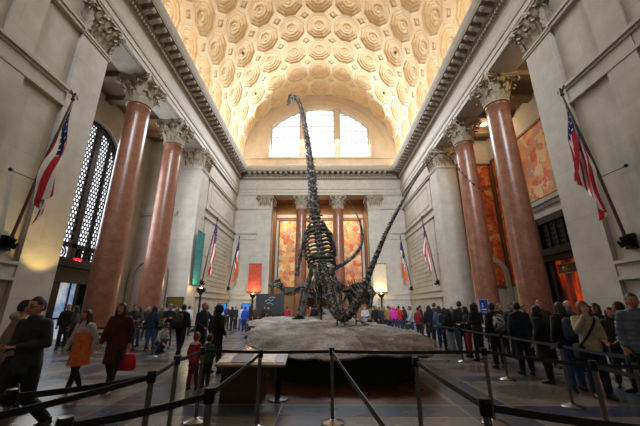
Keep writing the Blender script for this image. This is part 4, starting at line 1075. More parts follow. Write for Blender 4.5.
def banner(loc, w, h, face, c1, c2, label, c3=None):
    r = empty('banner', loc, 0, label, 'banner', None)
    n = NT('banner_cloth'); n.set(.75); v = n.obj(); a = n.noise(v, 3.2, 6, .75)
    n.color(n.ramp(a.outputs[0], [(.40, c1), (.5, c2), (.60, c3 or c1)]))
    m = MB()
    if face == 'x': m.box(-.015, .015, -w / 2, w / 2, 0, h)
    else: m.box(-w / 2, w / 2, -.015, .015, 0, h)
    m.build('cloth', n.mat, r)
    m = MB()
    for z in (-.03, h + .03):
        if face == 'x': m.tube([(0, -w / 2 - .05, z), (0, w / 2 + .05, z)], .035, 8)
        else: m.tube([(-w / 2 - .05, 0, z), (w / 2 + .05, 0, z)], .035, 8)
    m.build('rod', M_BLACKMETAL, r)
banner((-7.05, 34.05, 3.25), 1.4, 2.95, 'y', '#a83022', '#c4563a', 'glowing red patterned banner on the far left pilaster', '#8a2018')
banner((6.5, 34.05, 3.25), 1.45, 2.95, 'y', '#cdbf9e', '#d8ccb0', 'cream banner glowing above the torch on the far right pilaster')
banner((-9.45, 24.25, 3.3), 1.4, 4.1, 'x', '#0a4c50', '#2a8a88', 'tall teal banner on the left far pier', '#083638')

# ---- plaque, inscriptions, signs, desk
pq = empty('bronze_plaque', (-10.45, B1 - .09, 1.65), 0, 'brown bronze plaque on the left far pier above the crowd', 'plaque')
m = MB(); m.box(-.62, .62, -.02, .03, 0, .72); pt = m.build('plate', mat('brown_bronze', '#6b5324', .45, .4), pq)
m = MB()
for a, b2, c2, d2 in ((-.62, .62, 0, .04), (-.62, .62, .68, .72), (-.62, -.58, 0, .72), (.58, .62, 0, .72)): m.box(a, b2, -.05, -.02, c2, d2)
m.build('rim', M_BRONZE, pt)
M_INC = mat('incised_letters', '#8f8675', .8)
def inscription(s, y0, y1, z0, z1, nl, seed):
    rnd = random.Random(seed); m = MB(); F = 9.85 - .07
    for k in range(nl):
        z = lerp(z1, z0, k / (nl - 1)); y = y0 + rnd.uniform(0, .4); e = y1 - rnd.uniform(0, .8)
        while y < e:
            w = rnd.uniform(.25, .75); m.box(s * F, s * (F - .012), y, min(y + w, e), z - .045, z + .045); y += w + .14
    o = m.build('trim_4', M_INC, None, 0); o['kind'] = 'structure'
inscription(-1, 27.2, 32.8, 3.5, 8.3, 13, 2); inscription(1, 27.2, 32.8, 3.5, 8.3, 13, 3)
rnd = random.Random(4); m = MB()
for k in range(6):
    x = -10.95; z = 3.95 - k * .24
    while x < -9.95:
        w = rnd.uniform(.1, .3); m.box(x, min(x + w, -9.9), B1 - .012, B1, z - .045, z + .045); x += w + .07
o = m.build('trim_4', M_INC, None, 0); o['kind'] = 'structure'
def stand_sign(x, y, z, w, h, label):
    r = empty('stand_sign', (x, y, 0), 0, label, 'sign')
    m = MB(); m.box(-w / 2, w / 2, -.015, .015, z, z + h); sf = m.build('sign_face', mat('sign_blue', '#1a56b8', .4, var=.03), r)
    m = MB()
    for a, b2, c2, d2 in ((-w / 2 - .02, w / 2 + .02, z - .02, z + .02), (-w / 2 - .02, w / 2 + .02, z + h - .02, z + h + .02), (-w / 2 - .02, -w / 2 + .02, z, z + h), (w / 2 - .02, w / 2 + .02, z, z + h)): m.box(a, b2, -.03, .03, c2, d2)
    m.build('sign_frame', mat('pale_frame', '#c8ccd4', .4), r)
    m = MB(); m.ball((-w * .12, -.02, z + h * .72), (.035, .01, .035), 8, 6); m.box(-w * .2, -w * .04, -.022, -.014, z + h * .52, z + h * .65); m.box(-w * .3, w * .28, -.022, -.014, z + h * .36, z + h * .44); m.box(-w * .3, w * .28, -.022, -.014, z + h * .22, z + h * .27)
    m.build('sign_symbol', mat('sign_white', '#e8ecf2', .4, var=.02), sf)
    m = MB(); m.tube([(0, .02, 0), (0, .02, z + .1)], .025, 8); m.lathe([(.2, 0), (.2, .02), (.03, .05)], 14); m.build('stand', M_BLACKMETAL, r)
p = at(482.5, 303, 12.6); stand_sign(p.x, 12.6, 1.30, .36, .62, 'blue stand sign with a white symbol in the right queue')
dk = empty('information_counter', (-4.9, 31.2, 0), 0, 'dark information counter with a tall black backboard at the far left of the rock', 'counter')
m = MB(); m.box(-1.3, 1.3, -.3, .3, 0, 1.05); m.box(-1.38, 1.38, -.38, .34, 1.05, 1.12); cb = m.build('counter_body', mat('counter_dark', '#221a18', .5), dk)
m = MB(); m.box(-1.4, 1.4, .5, .56, 0, 2.95); bbd = m.build('backboard', mat('charcoal_board', '#23262a', .6), dk)
m = MB()
for pts in (((-.5, 2.2), (-.2, 2.4), (.1, 2.25), (.4, 2.5)), ((-.3, 2.0), (.0, 2.1), (.3, 1.95)), ((-.1, 2.55), (.2, 2.65), (.5, 2.6))): m.tube([(x, .48, z) for x, z in pts], .025, 5)
m.build('chalk_drawing', mat('chalk', '#b8bcc0', .8), bbd)
m = MB(); m.box(-.35, .35, -.40, -.38, .25, .95); m.build('front_sign', mat('sign_royal_blue', '#1c4fc0', .4), cb)
m = MB(); m.ball((0, -.41, .62), (.16, .01, .13), 8, 6); m.box(-.2, -.06, -.415, -.4, .42, .52); m.box(.06, .2, -.415, -.4, .42, .52); m.build('sign_symbol', mat('sign_white', '#e8ecf2', .4, var=.02), cb)
def kiosk(x, y, label):
    r = empty('information_screen', (x, y, 0), 0, label, 'screen')
    m = MB(); m.box(-.1, .1, -.06, .06, 0, 1.2); m.lathe([(.25, 0), (.25, .03), (.06, .06)], 14); m.build('stand', M_BLACKMETAL, r)
    m = MB(); m.box(-.45, .45, -.05, .05, 1.2, 2.0); sh = m.build('screen_housing', M_BLACKMETAL, r)
    m = MB(); m.box(-.40, .40, -.06, -.05, 1.25, 1.95); m.build('screen', emit('blue_screen', '#2f6fc0', .8), sh)
for u, y, lb in ((222, 29, 'blue information screen in the far left crowd, nearer the corner flag'), (246.5, 30, 'blue information screen in the far left crowd, just left of the red banner')):
    p = at(u, 303, y); kiosk(p.x, y, lb)
# ================================================================== PEOPLE
def evaluated(mb, voxel, smooth=4):
    me = bpy.data.meshes.new('tmp'); me.from_pydata(mb.v, [], mb.f)
    bm = bmesh.new(); bm.from_mesh(me); bmesh.ops.recalc_face_normals(bm, faces=bm.faces); bm.to_mesh(me); bm.free()
    o = bpy.data.objects.new('tmp', me); COL.objects.link(o)
    r = o.modifiers.new('r', 'REMESH'); r.mode = 'VOXEL'; r.voxel_size = voxel
    if smooth: s = o.modifiers.new('s', 'SMOOTH'); s.iterations = smooth; s.factor = .5
    bpy.context.view_layer.update()
    ev = bpy.data.meshes.new_from_object(o.evaluated_get(bpy.context.evaluated_depsgraph_get()))
    out = MB(); out.v = [tuple(v.co) for v in ev.vertices]; out.f = [tuple(p.vertices) for p in ev.polygons]; out.m = [0] * len(out.f)
    bpy.data.objects.remove(o); bpy.data.meshes.remove(me); bpy.data.meshes.remove(ev)
    return out
SHL, HIP = (.166, .01, 1.43), (.09, 0, .92)
POSES = {   # lean, pelvis height, legs (knee, ankle) per side, arms (elbow, wrist) per side; side 0 = its right (x<0)
 'stand': (0, .95, [((-.10, -.02, .49), (-.11, .02, .09)), ((.10, -.02, .49), (.12, .01, .09))], [((-.235, .04, 1.15), (-.245, -.06, .90)), ((.235, .04, 1.15), (.245, -.06, .90))]),
 'relax': (.03, .95, [((-.11, -.05, .49), (-.16, -.06, .09)), ((.09, -.0, .49), (.10, .05, .09))], [((-.25, .06, 1.16), (-.20, -.14, .98)), ((.24, .03, 1.15), (.25, -.08, .91))]),
 'walk': (.05, .93, [((-.09, -.20, .52), (-.08, -.34, .11)), ((.10, .03, .49), (.10, .36, .17))], [((-.23, .15, 1.17), (-.23, .10, .92)), ((.23, -.08, 1.16), (.22, -.26, .95))]),
 'stroll': (.03, .94, [((-.09, .02, .50), (-.09, .24, .13)), ((.10, -.13, .51), (.09, -.24, .09))], [((-.235, -.05, 1.16), (-.23, -.18, .92)), ((.235, .10, 1.16), (.24, .06, .90))]),
 'hold': (.04, .95, [((-.10, -.03, .49), (-.12, .0, .09)), ((.10, -.03, .49), (.12, -.04, .09))], [((-.25, .0, 1.16), (-.07, -.27, 1.13)), ((.25, .0, 1.16), (.08, -.28, 1.12))]),
 'walkhold': (.06, .93, [((-.09, -.20, .52), (-.08, -.34, .11)), ((.10, .03, .49), (.10, .36, .17))], [((-.25, .0, 1.16), (-.06, -.28, 1.14)), ((.25, .0, 1.16), (.07, -.27, 1.17))]),
 'photo': (-.03, .95, [((-.10, -.02, .49), (-.11, .02, .09)), ((.10, -.02, .49), (.12, .01, .09))], [((-.22, -.14, 1.22), (-.06, -.32, 1.52)), ((.22, -.14, 1.22), (.06, -.32, 1.52))]),
 'face': (0, .95, [((-.10, -.02, .49), (-.11, .02, .09)), ((.10, -.02, .49), (.12, .01, .09))], [((-.24, -.12, 1.20), (-.07, -.19, 1.53)), ((.24, .02, 1.15), (.16, -.20, 1.05))]),
 'crossed': (.02, .95, [((-.10, -.02, .49), (-.12, .03, .09)), ((.11, -.04, .49), (.14, -.03, .09))], [((-.25, -.02, 1.17), (.08, -.20, 1.20)), ((.25, -.02, 1.17), (-.08, -.22, 1.16))]),
 'reach': (.1, .95, [((-.10, -.03, .49), (-.11, .0, .09)), ((.10, -.06, .49), (.12, -.08, .09))], [((-.24, -.02, 1.16), (-.16, -.27, 1.07)), ((.22, -.20, 1.30), (.18, -.44, 1.38))]),
 'crouch': (.42, .36, [((-.15, -.40, .50), (-.14, -.12, .09)), ((.14, -.36, .46), (.12, -.06, .09))], [((-.24, -.12, 1.18), (-.10, -.36, 1.08)), ((.24, -.12, 1.18), (.10, -.36, 1.08))]),
}
def head_mesh(mb, c, hs):
    def fn_pts(nu=26, nv=20):
        vs = []; fs = []
        for i in range(nv + 1):
            th = PI * i / nv
            for j in range(nu):
                a = 2 * PI * j / nu; d = Vector((math.sin(th) * math.cos(a), math.sin(th) * math.sin(a), math.cos(th)))
                x, y, z = d.x * .074, d.y * .094, d.z * .118
                low = max(0, -d.z - .15)
                x *= 1 - .34 * low; y *= 1 - (.30 * low if d.y > 0 else .06 * low)
                g = lambda px, pz, sx, sz: math.exp(-((d.x - px) / sx) ** 2 - ((d.z - pz) / sz) ** 2) if d.y < 0 else 0
                y -= .026 * g(0, -.16, .13, .13) + .013 * g(0, .04, .10, .2) + .007 * g(0, -.5, .3, .09) + .010 * g(0, -.80, .35, .16) + .005 * g(0, .28, .6, .12)
                y += .011 * (g(.38, .06, .18, .13) + g(-.38, .06, .18, .13)) + .004 * g(0, -.42, .4, .04)
                vs.append((c[0] + x * hs, c[1] + y * hs, c[2] + z * hs))
        for i in range(nv):
            for j in range(nu):
                j2 = (j + 1) % nu; fs.append((i * nu + j, (i + 1) * nu + j, (i + 1) * nu + j2, i * nu + j2))
        mb.add(vs, fs)
    fn_pts()
    for q in (-1, 1):
        mb.ball((c[0] + q * .075 * hs, c[1] + .012 * hs, c[2] - .008 * hs), (.012 * hs, .022 * hs, .033 * hs), 8, 6)
        mb.ball((c[0] + q * .029 * hs, c[1] - .078 * hs, c[2] + .008 * hs), (.013 * hs, .010 * hs, .009 * hs), 8, 6, 1)
        mb.ball((c[0] + q * .029 * hs, c[1] - .086 * hs, c[2] + .008 * hs), .0055 * hs, 6, 5, 2)
        mb.tube([(c[0] + q * .014 * hs, c[1] - .092 * hs, c[2] + .027 * hs), (c[0] + q * .030 * hs, c[1] - .090 * hs, c[2] + .032 * hs), (c[0] + q * .046 * hs, c[1] - .078 * hs, c[2] + .027 * hs)], .004 * hs, 5, 2)
    mb.tube([(c[0] - .024 * hs, c[1] - .083 * hs, c[2] - .049 * hs), (c[0], c[1] - .094 * hs, c[2] - .048 * hs), (c[0] + .024 * hs, c[1] - .083 * hs, c[2] - .049 * hs)], .006 * hs, 6, 3)
def hand_mesh(mb, w, d, side):
    """palm, four unequal bent fingers and a thumb leaving the side of the palm"""
    w = Vector(w); d = Vector(d).normalized(); s = d.cross(Vector((0, 1, 0)) if abs(d.y) < .8 else Vector((0, 0, 1))).normalized(); n_ = s.cross(d)
    if n_.y > 0 and abs(d.y) < .8: n_ = -n_
    mb.tube([w - d * .02, w + d * .03, w + d * .085], [(.026, .019), (.038, .017), (.036, .013)], 8, hint=s)
    for k, L in enumerate((.062, .074, .069, .052)):
        b0 = w + d * .08 + s * (.026 - k * .0175)
        p1 = b0 + d * L * .45 + n_ * .006; p2 = p1 + d * L * .32 + n_ * .018; p3 = p2 + d * L * .16 + n_ * .022
        mb.tube([b0, p1, p2, p3], [.0092, .0088, .0080, .0060], 6)
    t0 = w + d * .025 + s * .030; t1 = t0 + d * .03 + s * .022 + n_ * .012; t2 = t1 + d * .026 + s * .004 + n_ * .014
    mb.tube([t0, t1, t2], [.013, .0105, .0075], 6)
_PM = {}
def upper(pose):
    lean, pz = POSES[pose][0], POSES[pose][1]
    return Matrix.Translation((0, 0, pz)) @ Matrix.Rotation(lean, 4, 'X') @ Matrix.Translation((0, 0, -.95))
def headpos(): return Vector((0, -.022, 1.628))
def arm_pts(U, pose):
    res = []
    for side, (e, w) in zip((-1, 1), POSES[pose][3]):
        res.append((U @ Vector((SHL[0] * side, SHL[1], SHL[2])), U @ Vector(e), U @ Vector(w)))
    return res
def leg_pts(pose):
    lean, pz, legs, arms = POSES[pose]
    return [(Vector((HIP[0] * side, 0, pz - .03)), Vector(k), Vector(a)) for side, (k, a) in zip((-1, 1), legs)]
def body_mesh(pose, hs):
    key = ('body', pose, hs)
    if key in _PM: return _PM[key]
    U = upper(pose); mb = MB()
    mb.rings([(0, 0, .86, .13, .10), (0, 0, .95, .155, .115), (0, 0, 1.08, .132, .098), (0, 0, 1.25, .155, .112), (0, 0, 1.36, .172, .108), (0, .005, 1.43, .15, .088), (0, .005, 1.475, .075, .062), (0, -.002, 1.53, .056, .058), (0, -.008, 1.58, .054, .058)], 16)
    mb.xf(U)
    for s, e, w in arm_pts(U, pose):
        mb.tube([U @ Vector((0, 0, 1.40)) * .35 + s * .65, s, s.lerp(e, .5), e, e.lerp(w, .3), w], [.06, .056, .047, .039, .040, .026], 9)
    for h, k, a in leg_pts(pose):
        mb.tube([h, h.lerp(k, .4), k, k.lerp(a, .3) + Vector((0, .015, 0)), a.lerp(k, .2), a], [.085, .078, .054, .056, .037, .034], 9)
    out = evaluated(mb, .02, 3)
    st = len(out.v); h = headpos() ; h = Vector((h.x, h.y, 1.51 + (h.z - 1.51) * hs))
    head_mesh(out, h, hs); out.xf(U, st)
    for i, (s, e, w) in enumerate(arm_pts(U, pose)): hand_mesh(out, w, w - e, i)
    _PM[key] = out.mesh('body', [M_SKIN, M_EYEW, M_EYED, M_LIP], 60); return _PM[key]
def jacket_mesh(pose, kind):
    key = ('jacket', pose, kind)
    if key in _PM: return _PM[key]
    U = upper(pose); mb = MB(); q = {'slim': .012, 'shirt': .018, 'jacket': .022, 'coat': .027, 'puffer': .030}[kind]
    top = [(0, .0, 1.08, .142 + q, .110 + q), (0, 0, 1.25, .160 + q, .120 + q), (0, .003, 1.37, .166 + q * .8, .115 + q * .8), (0, .006, 1.44, .155 + q * .5, .092 + q * .6), (0, .005, 1.485, .085 + q * .5, .072 + q * .5), (0, .004, 1.53, .068 + q * .3, .072 + q * .3)]
    if kind == 'coat' and POSES[pose][1] > .8: mb.rings([(0, 0, .54, .215, .235), (0, 0, .72, .205, .19), (0, 0, .95, .175 + q, .135 + q)] + top, 18)
    else: mb.rings([(0, 0, .82, .160 + q, .125 + q), (0, 0, .95, .163 + q, .125 + q)] + top, 18)
    mb.xf(U)
    c = U @ Vector((0, 0, 1.38))
    for s, e, w in arm_pts(U, pose):
        w2 = w.lerp(e, .06)
        mb.tube([c.lerp(s, .6), s, s.lerp(e, .5), e, e.lerp(w2, .4), w2], [.07 + q, .062 + q, .055 + q * .9, .048 + q * .9, .044 + q * .7, .036 + q * .6], 10)
    out = evaluated(mb, .022, 3)
    # creases in the cloth
    for i, p in enumerate(out.v):
        v = Vector(p); k = noise.noise(v * 9 + Vector((3, 1, 0))) * .008 + ((math.sin(v.z * 80) * .006 + math.sin(v.x * 70) * .003) if kind == 'puffer' else 0)
        d = Vector((v.x, v.y, 0)); d = d.normalized() if d.length > 1e-4 else d
        out.v[i] = tuple(v + d * k)
    _PM[key] = out.mesh('jacket', M_SKIN, 60); return _PM[key]
def trouser_mesh(pose, slim):
    key = ('trousers', pose, slim)
    if key in _PM: return _PM[key]
    mb = MB(); q = .006 if slim else .02; pz = POSES[pose][1]
    mb.rings([(0, 0, pz - .12, .15, .118), (0, 0, pz - .02, .168, .128), (0, 0, pz + .08, .155, .12)], 16)
    for h, k, a in leg_pts(pose):
        a2 = a.lerp(k, .03)
        mb.tube([h, h.lerp(k, .4), k, k.lerp(a2, .3) + Vector((0, .012, 0)), a2.lerp(k, .2), a2], [.092 + q * .6, .084 + q * .7, .062 + q, .060 + q, .046 + q * 1.2, .044 + q * 1.2], 10)
    out = evaluated(mb, .022, 3)
    _PM[key] = out.mesh('trousers', M_SKIN, 60); return _PM[key]
def shoe_mesh(pose, i):
    key = ('shoe', pose, i)
    if key in _PM: return _PM[key]
    h, k, a = leg_pts(pose)[i]; mb = MB()
    out = 1 if i else -1
    tilt = max(0, a.z - .10) * 2.2 if a.y > 0 else -max(0, a.z - .10) * 1.0
    pts = [(0, .075, .045), (0, .05, .055), (0, -.02, .06), (0, -.09, .045), (0, -.15, .036), (0, -.185, .028)]
    rd = [(.026, .030), (.036, .048), (.040, .055), (.045, .038), (.042, .030), (.022, .018)]
    mb.tube(pts, rd, 10, 0, hint=(1, 0, 0)); mb.tube([(0, .02, .05), (0, .012, .12)], [.045, .042], 10)
    mb.tube([(0, .08, .012), (0, -.05, .012), (0, -.12, .012), (0, -.19, .014)], [(.034, .012), (.042, .012), (.046, .012), (.024, .010)], 10, 1, hint=(1, 0, 0))
    M = Matrix.Translation((a.x, a.y, 0 if a.z < .1 else a.z - .09)) @ Matrix.Rotation(out * .12, 4, 'Z') @ Matrix.Rotation(-tilt, 4, 'X')
    mb.xf(M); _PM[key] = mb.mesh('shoe', [M_BLACK, M_BLACK], 50); return _PM[key]
def hair_mesh(pose, hs, kind):
    key = ('hair', pose, hs, kind)
    if key in _PM: return _PM[key]
    U = upper(pose); mb = MB(); h = headpos(); c = Vector((h.x, h.y + .010 * hs, 1.51 + (h.z - 1.51) * hs + .010 * hs))
    nu, nv = 30, 22; R = {'short': (.082, .102, .120), 'bald': (.080, .100, .112), 'beanie': (.088, .108, .128), 'hood': (.108, .125, .142), 'curly': (.105, .118, .135)}.get(kind, (.085, .104, .122))
    vs = []; keep = []
    for i in range(nv + 1):
        th = PI * i / nv
        for j in range(nu):
            a = 2 * PI * j / nu; d = Vector((math.sin(th) * math.cos(a), math.sin(th) * math.sin(a), math.cos(th)))
            k = 1 + (.10 if kind == 'curly' else .035) * noise.noise(Vector((d.x * 5, d.y * 5, d.z * 2)) * (2 if kind == 'curly' else 1))
            vs.append((c.x + d.x * R[0] * hs * k, c.y + d.y * R[1] * hs * k, c.z + d.z * R[2] * hs * k)); keep.append(d)
    def ok(d):
        line = .50 if d.y < -.55 else (.12 if d.y < -.1 else (-.12 if d.y < .25 else -.52))
        if kind == 'bald': return d.y > -.25 and -.5 < d.z < .42
        if kind in ('beanie',): return d.z > (.30 if d.y < -.3 else .0)
        if kind == 'hood': return not (d.y < -.45 and d.z < .72 and abs(d.x) < .75) and d.z > -.85
        if kind in ('long', 'bob', 'curly'): line = .48 if d.y < -.55 else (-.25 if d.y < -.05 else -.75)
        return d.z > line
    fs = []
    for i in range(nv):
        for j in range(nu):
            j2 = (j + 1) % nu; dm = (keep[i * nu + j] + keep[(i + 1) * nu + j2]) / 2
            if ok(dm.normalized() if dm.length > 0 else dm): fs.append((i * nu + j, (i + 1) * nu + j, (i + 1) * nu + j2, i * nu + j2))
    mb.add(vs, fs)
    if kind in ('long', 'bob', 'curly'):
        L = {'long': .36, 'bob': .17, 'curly': .16}[kind] * hs
        mb.tube([c + Vector((0, .045, .03)) * hs, c + Vector((0, .065 * hs, -.3 * L)), c + Vector((0, .085 * hs, -.7 * L)), c + Vector((0, .092 * hs, -L))], [(.078 * hs, .05 * hs), (.092 * hs, .045 * hs), (.09 * hs, .035 * hs), (.055 * hs, .02 * hs)], 12, hint=(1, 0, 0))
        for q in (-1, 1):
            mb.tube([c + Vector((q * .07, -.02, .04)) * hs, c + Vector((q * .088 * hs, -.012 * hs, -.35 * L)), c + Vector((q * .092 * hs, -.03 * hs, -.75 * L)), c + Vector((q * .085 * hs, -.055 * hs, -L * 1.02))], [(.02 * hs, .04 * hs), (.022 * hs, .045 * hs), (.022 * hs, .04 * hs), (.01 * hs, .018 * hs)], 8, hint=(1, 0, 0))
    if kind == 'bun': mb.ball(c + Vector((0, .10, .06)) * hs, .045 * hs, 10, 8)
    if kind == 'beanie': mb.ball(c + Vector((0, .0, .135)) * hs, .022 * hs, 8, 6)
    mb.xf(U); _PM[key] = mb.mesh('hair', M_BLACK, 60, normals=(kind != 'x')); return _PM[key]
def skin_mat(name, c):
    return mat(name, c, .55, 0, .06, 30)
M_SKIN = skin_mat('skin_light', '#c89478'); M_EYEW = mat('eye_white', '#d8d4cc', .3); M_EYED = mat('eye_dark', '#1a120c', .3); M_LIP = mat('lips', '#9a5a4c', .5)
SKINS = {'l': '#c4907a', 'm': '#a87350', 'd': '#6b4530', 'p': '#d0a088'}
def cloth(c, kind='woven_cloth'): return mat(kind, c, .85, 0, .22, 14, .15)
def setmat(o, i, m):
    o.material_slots[i].link = 'OBJECT'; o.material_slots[i].material = m
PEOPLE = []
def person(u, d, H, rot, pose, top, legs, hair, label, skin='l', kind='jacket', shoe='#141414', hs=1.07, slim=False, z=0.0, group=None, X=None):
    x = (u - VX) / FPX / 1.04 * d + CAM.x if X is None else X
    k = H / (1.75 + .24 * (hs - 1)); hk, hc = hair
    a = math.radians(rot)
    o = inst('person', body_mesh(pose, hs), None, (x, d, z), (0, 0, a), (k, k, k)); tag(o, label, 'person', group)
    setmat(o, 0, skin_mat('skin_' + skin, SKINS[skin]))
    q = inst('hair' if hk not in ('beanie', 'hood') else ('knitted_hat' if hk == 'beanie' else 'hood'), hair_mesh(pose, hs, hk), o); setmat(q, 0, mat('hair_strands', hc, .6, 0, .25, 40))
    q = jk = inst({'coat': 'coat', 'shirt': 'shirt', 'slim': 'shirt'}.get(kind, 'jacket'), jacket_mesh(pose, kind), o); setmat(q, 0, cloth(top))
    q = inst('trousers', trouser_mesh(pose, slim), o); setmat(q, 0, cloth(legs))
    for i in (0, 1):
        q = inst('shoe', shoe_mesh(pose, i), o); setmat(q, 0, mat('shoe_leather', shoe, .5)); setmat(q, 1, mat('shoe_sole', '#b8b2a8' if shoe != '#141414' else '#1a1a1a', .7))
    M = Matrix.Translation((x, d, z)) @ Matrix.Rotation(a, 4, 'Z') @ Matrix.Scale(k, 4)
    return o, M
def worn(name, mb, mats, M, label, cat, group=None):
    """something carried: built in the wearer's frame, left top-level"""
    r = empty(name, M.translation, 0, label, cat, group); T = Matrix.Translation(-M.translation) @ M
    first = None
    for nm, b, m in zip(mb[0], mb[1], mats):
        b.xf(T); q = b.build(nm, m, first if nm in ('pocket', 'bag_handle') else r, 50); first = first or q
    return r
def backpack(M, label, c, c2, pose='stand', kind='backpack'):
    U = upper(pose)
    b = MB(); b.rings([(0, .215, 1.0, .12, .07), (0, .225, 1.06, .15, .095), (0, .225, 1.25, .15, .10), (0, .21, 1.40, .13, .075), (0, .19, 1.45, .07, .04)], 18, p=3)
    p = MB(); p.rings([(0, .31, 1.04, .09, .02), (0, .32, 1.08, .11, .035), (0, .32, 1.2, .11, .035), (0, .30, 1.24, .09, .015)], 14, p=3)
    s = MB()
    for q in (-1, 1): s.tube(spline([(q * .09, .19, 1.42), (q * .11, .07, 1.525), (q * .125, -.07, 1.48), (q * .135, -.155, 1.34), (q * .165, -.13, 1.18), (q * .19, .02, 1.08), (q * .14, .17, 1.06)], 4), [(.028, .008)] * 25, 6, hint=(1, 0, 0))
    for m in (b, p, s): m.xf(U)
    mb_ = cloth(c)
    if c2 == '#8a8a8c':
        t = NT('black_white_print'); t.set(.8); v = t.obj(); z_ = t.noise(v, 9, 3, .6); t.color(t.ramp(z_.outputs[0], [(.46, '#18181a'), (.5, '#c8c8ca')], 'CONSTANT')); mb_ = t.mat
    return worn(kind, (('pack_body', 'pocket', 'strap'), (b, p, s)), (mb_, cloth(c2), cloth('#111111')), M, label, 'backpack', 'backpacks')
def handbag(M, p, c, label, w=.16, h=.26, name='carrier_bag', cat='bag'):
    b = MB(); x, y, z = p; b.rings([(x, y, z - h - .16, w * .8, .05), (x, y, z - h - .12, w, .075), (x, y, z - .3, w * .95, .07), (x, y, z - .18, w * .75, .04)], 14, p=4)
    s = MB()
    for q in (-1, 1): s.tube([(x - w * .4, y + q * .03, z - .19), (x - w * .2, y + q * .02, z - .06), (x, y, z - .02), (x + w * .2, y + q * .02, z - .06), (x + w * .4, y + q * .03, z - .19)], .008, 6)
    return worn(name, (('bag_body', 'bag_handle'), (b, s)), (mat('bag_' + name, c, .45, 0, .15, 8), mat('bag_' + name, c, .45, 0, .15, 8)), M, label, cat)

BLK, CHAR, NAVY, JEAN, GREY = '#121214', '#26262a', '#1a2136', '#2c3c5c', '#55565a'
DK, BR, GI, GR, BL, FA = '#16110e', '#3a2618', '#7a3a1e', '#7a7672', '#8a6a3e', '#4a3020'
# --- near left
o, M = person(41, 4.4, 1.77, -8, 'walkhold', '#2b2c2c', '#121318', ('short', DK), 'man in charcoal sweater and glasses striding past at the far left, hands together', kind='shirt')
g = MB()
for q in (-1, 1):
    for a in range(10):
        a0, a1 = a * PI / 5, (a + 1) * PI / 5
        g.tube([(q * .032 + .023 * math.cos(a0), -.118, 1.636 + .016 * math.sin(a0)), (q * .032 + .023 * math.cos(a1), -.118, 1.636 + .016 * math.sin(a1))], .0035, 5)
    g.tube([(q * .055, -.116, 1.64), (q * .082, -.02, 1.645)], .003, 5)
g.tube([(-.01, -.118, 1.64), (.01, -.118, 1.64)], .003, 5); g.xf(upper('walkhold')); gl = g.build('glasses', M_BLACK, o)
o, M = person(23, 5.3, 1.74, 140, 'stroll', '#8a7c68', '#20242c', ('short', DK), 'person in tan hooded sweatshirt seen from behind the man in charcoal', kind='jacket')
hd = MB(); hd.ball((0, .09, 1.50), (.12, .07, .07), 12, 8); hd.xf(upper('stroll')); hd.build('hood', cloth('#a89e90'), o)
handbag(M, tuple(upper('stroll') @ Vector((.26, .04, 1.22))), '#b89a14', 'yellow bag carried by the person in the tan sweatshirt', .17, .24)
o, M = person(90, 6.6, 1.58, -12, 'stroll', '#bab3ae', '#16161a', ('long', BR), 'girl with long brown hair in orange dress over pale sleeves, walking', kind='slim', shoe='#b0a08a', slim=True)
dr = MB(); dr.rings([(0, 0, .62, .215, .225), (0, 0, .80, .205, .185), (0, 0, 1.0, .185, .145), (0, 0, 1.17, .186, .140), (0, 0, 1.27, .186, .142), (0, 0, 1.29, .180, .136)], 24); dr.xf(upper('stroll')); dr.build('dress', cloth('#d6703c'), o)
o, M = person(123.5, 7.0, 1.72, 4, 'stroll', '#4a1a20', '#17151a', ('bob', BR), 'woman in long maroon coat walking beside the girl in orange', kind='coat', shoe='#1c1816')
handbag(M, tuple(upper('stroll') @ Vector((.24, .06, .88)) ), '#c81e22', 'bright red bag hanging from the hand of the woman in maroon', .2, .34)
# --- left middle group
L = [
 (69, 13.5, 1.75, 30, 'stand', BLK, CHAR, ('short', DK), 'person in black standing before the left doorway'),
 (78, 13.0, 1.68, -60, 'relax', '#2a2c34', BLK, ('long', DK), 'long-haired person in dark grey between doorway and nearest left column'),
 (135, 13.2, 1.74, 60, 'hold', '#1c1d20', JEAN, ('short', DK), 'person in black jacket and jeans reading, behind the woman in maroon'),
 (141, 14.4, 1.66, -30, 'relax', '#3c4238', JEAN, ('bob', DK), 'person in dark green top and jeans next to the one reading behind the maroon coat'),
 (155, 13.6, 1.70, 165, 'relax', '#1f2a3c', '#27406a', ('long', DK), 'long-haired person in navy top and blue jeans, back turned, at the left barrier'),
 (162, 15.0, 1.70, 30, 'photo', '#4a4e3a', CHAR, ('short', GR), 'grey-haired person in olive jacket raising a camera at the left'),
 (171, 14.0, 1.76, 10, 'crossed', BLK, '#2a2f3a', ('beanie', '#6a6458'), 'person in black coat and grey knitted hat at the left'),
 (190, 20.0, 1.74, 170, 'stand', '#c8ccd4', CHAR, ('short', DK), 'person in white shirt seen from behind under the teal banner'),
 (149, 17.4, 1.72, 40, 'relax', CHAR, CHAR, ('short', DK), 'person in charcoal far behind the reader, beside the second left column'),
 (178, 23.0, 1.72, -20, 'stand', '#2e2a2a', CHAR, ('bob', BR), 'brown-haired person in dark brown under the bronze plaque'),
 (208, 17.0, 1.70, -90, 'hold', '#3a5878', JEAN, ('short', BR), 'person in steel-blue top behind the balding man'),
]
for t in L: person(*t[:9])
o, M = person(164, 12.6, 1.66, 70, 'crouch', '#a8a8b0', '#3a4254', ('short', DK), 'child in pale grey jacket crouching on the floor at the left', hs=1.2)
o, M = person(184, 11.2, 1.74, 175, 'stroll', '#1c1b1c', '#14161c', ('short', DK), 'man in black wearing a grey backpack, walking away at the left')
backpack(M, 'dark grey backpack on the man walking away at the left', '#3a3634', '#2c2a2a', 'stroll')
o, M = person(203, 9.6, 1.78, 72, 'reach', '#22283a', '#181a22', ('bald', GI), 'balding ginger man in dark navy sweater bending towards the children', kind='shirt')
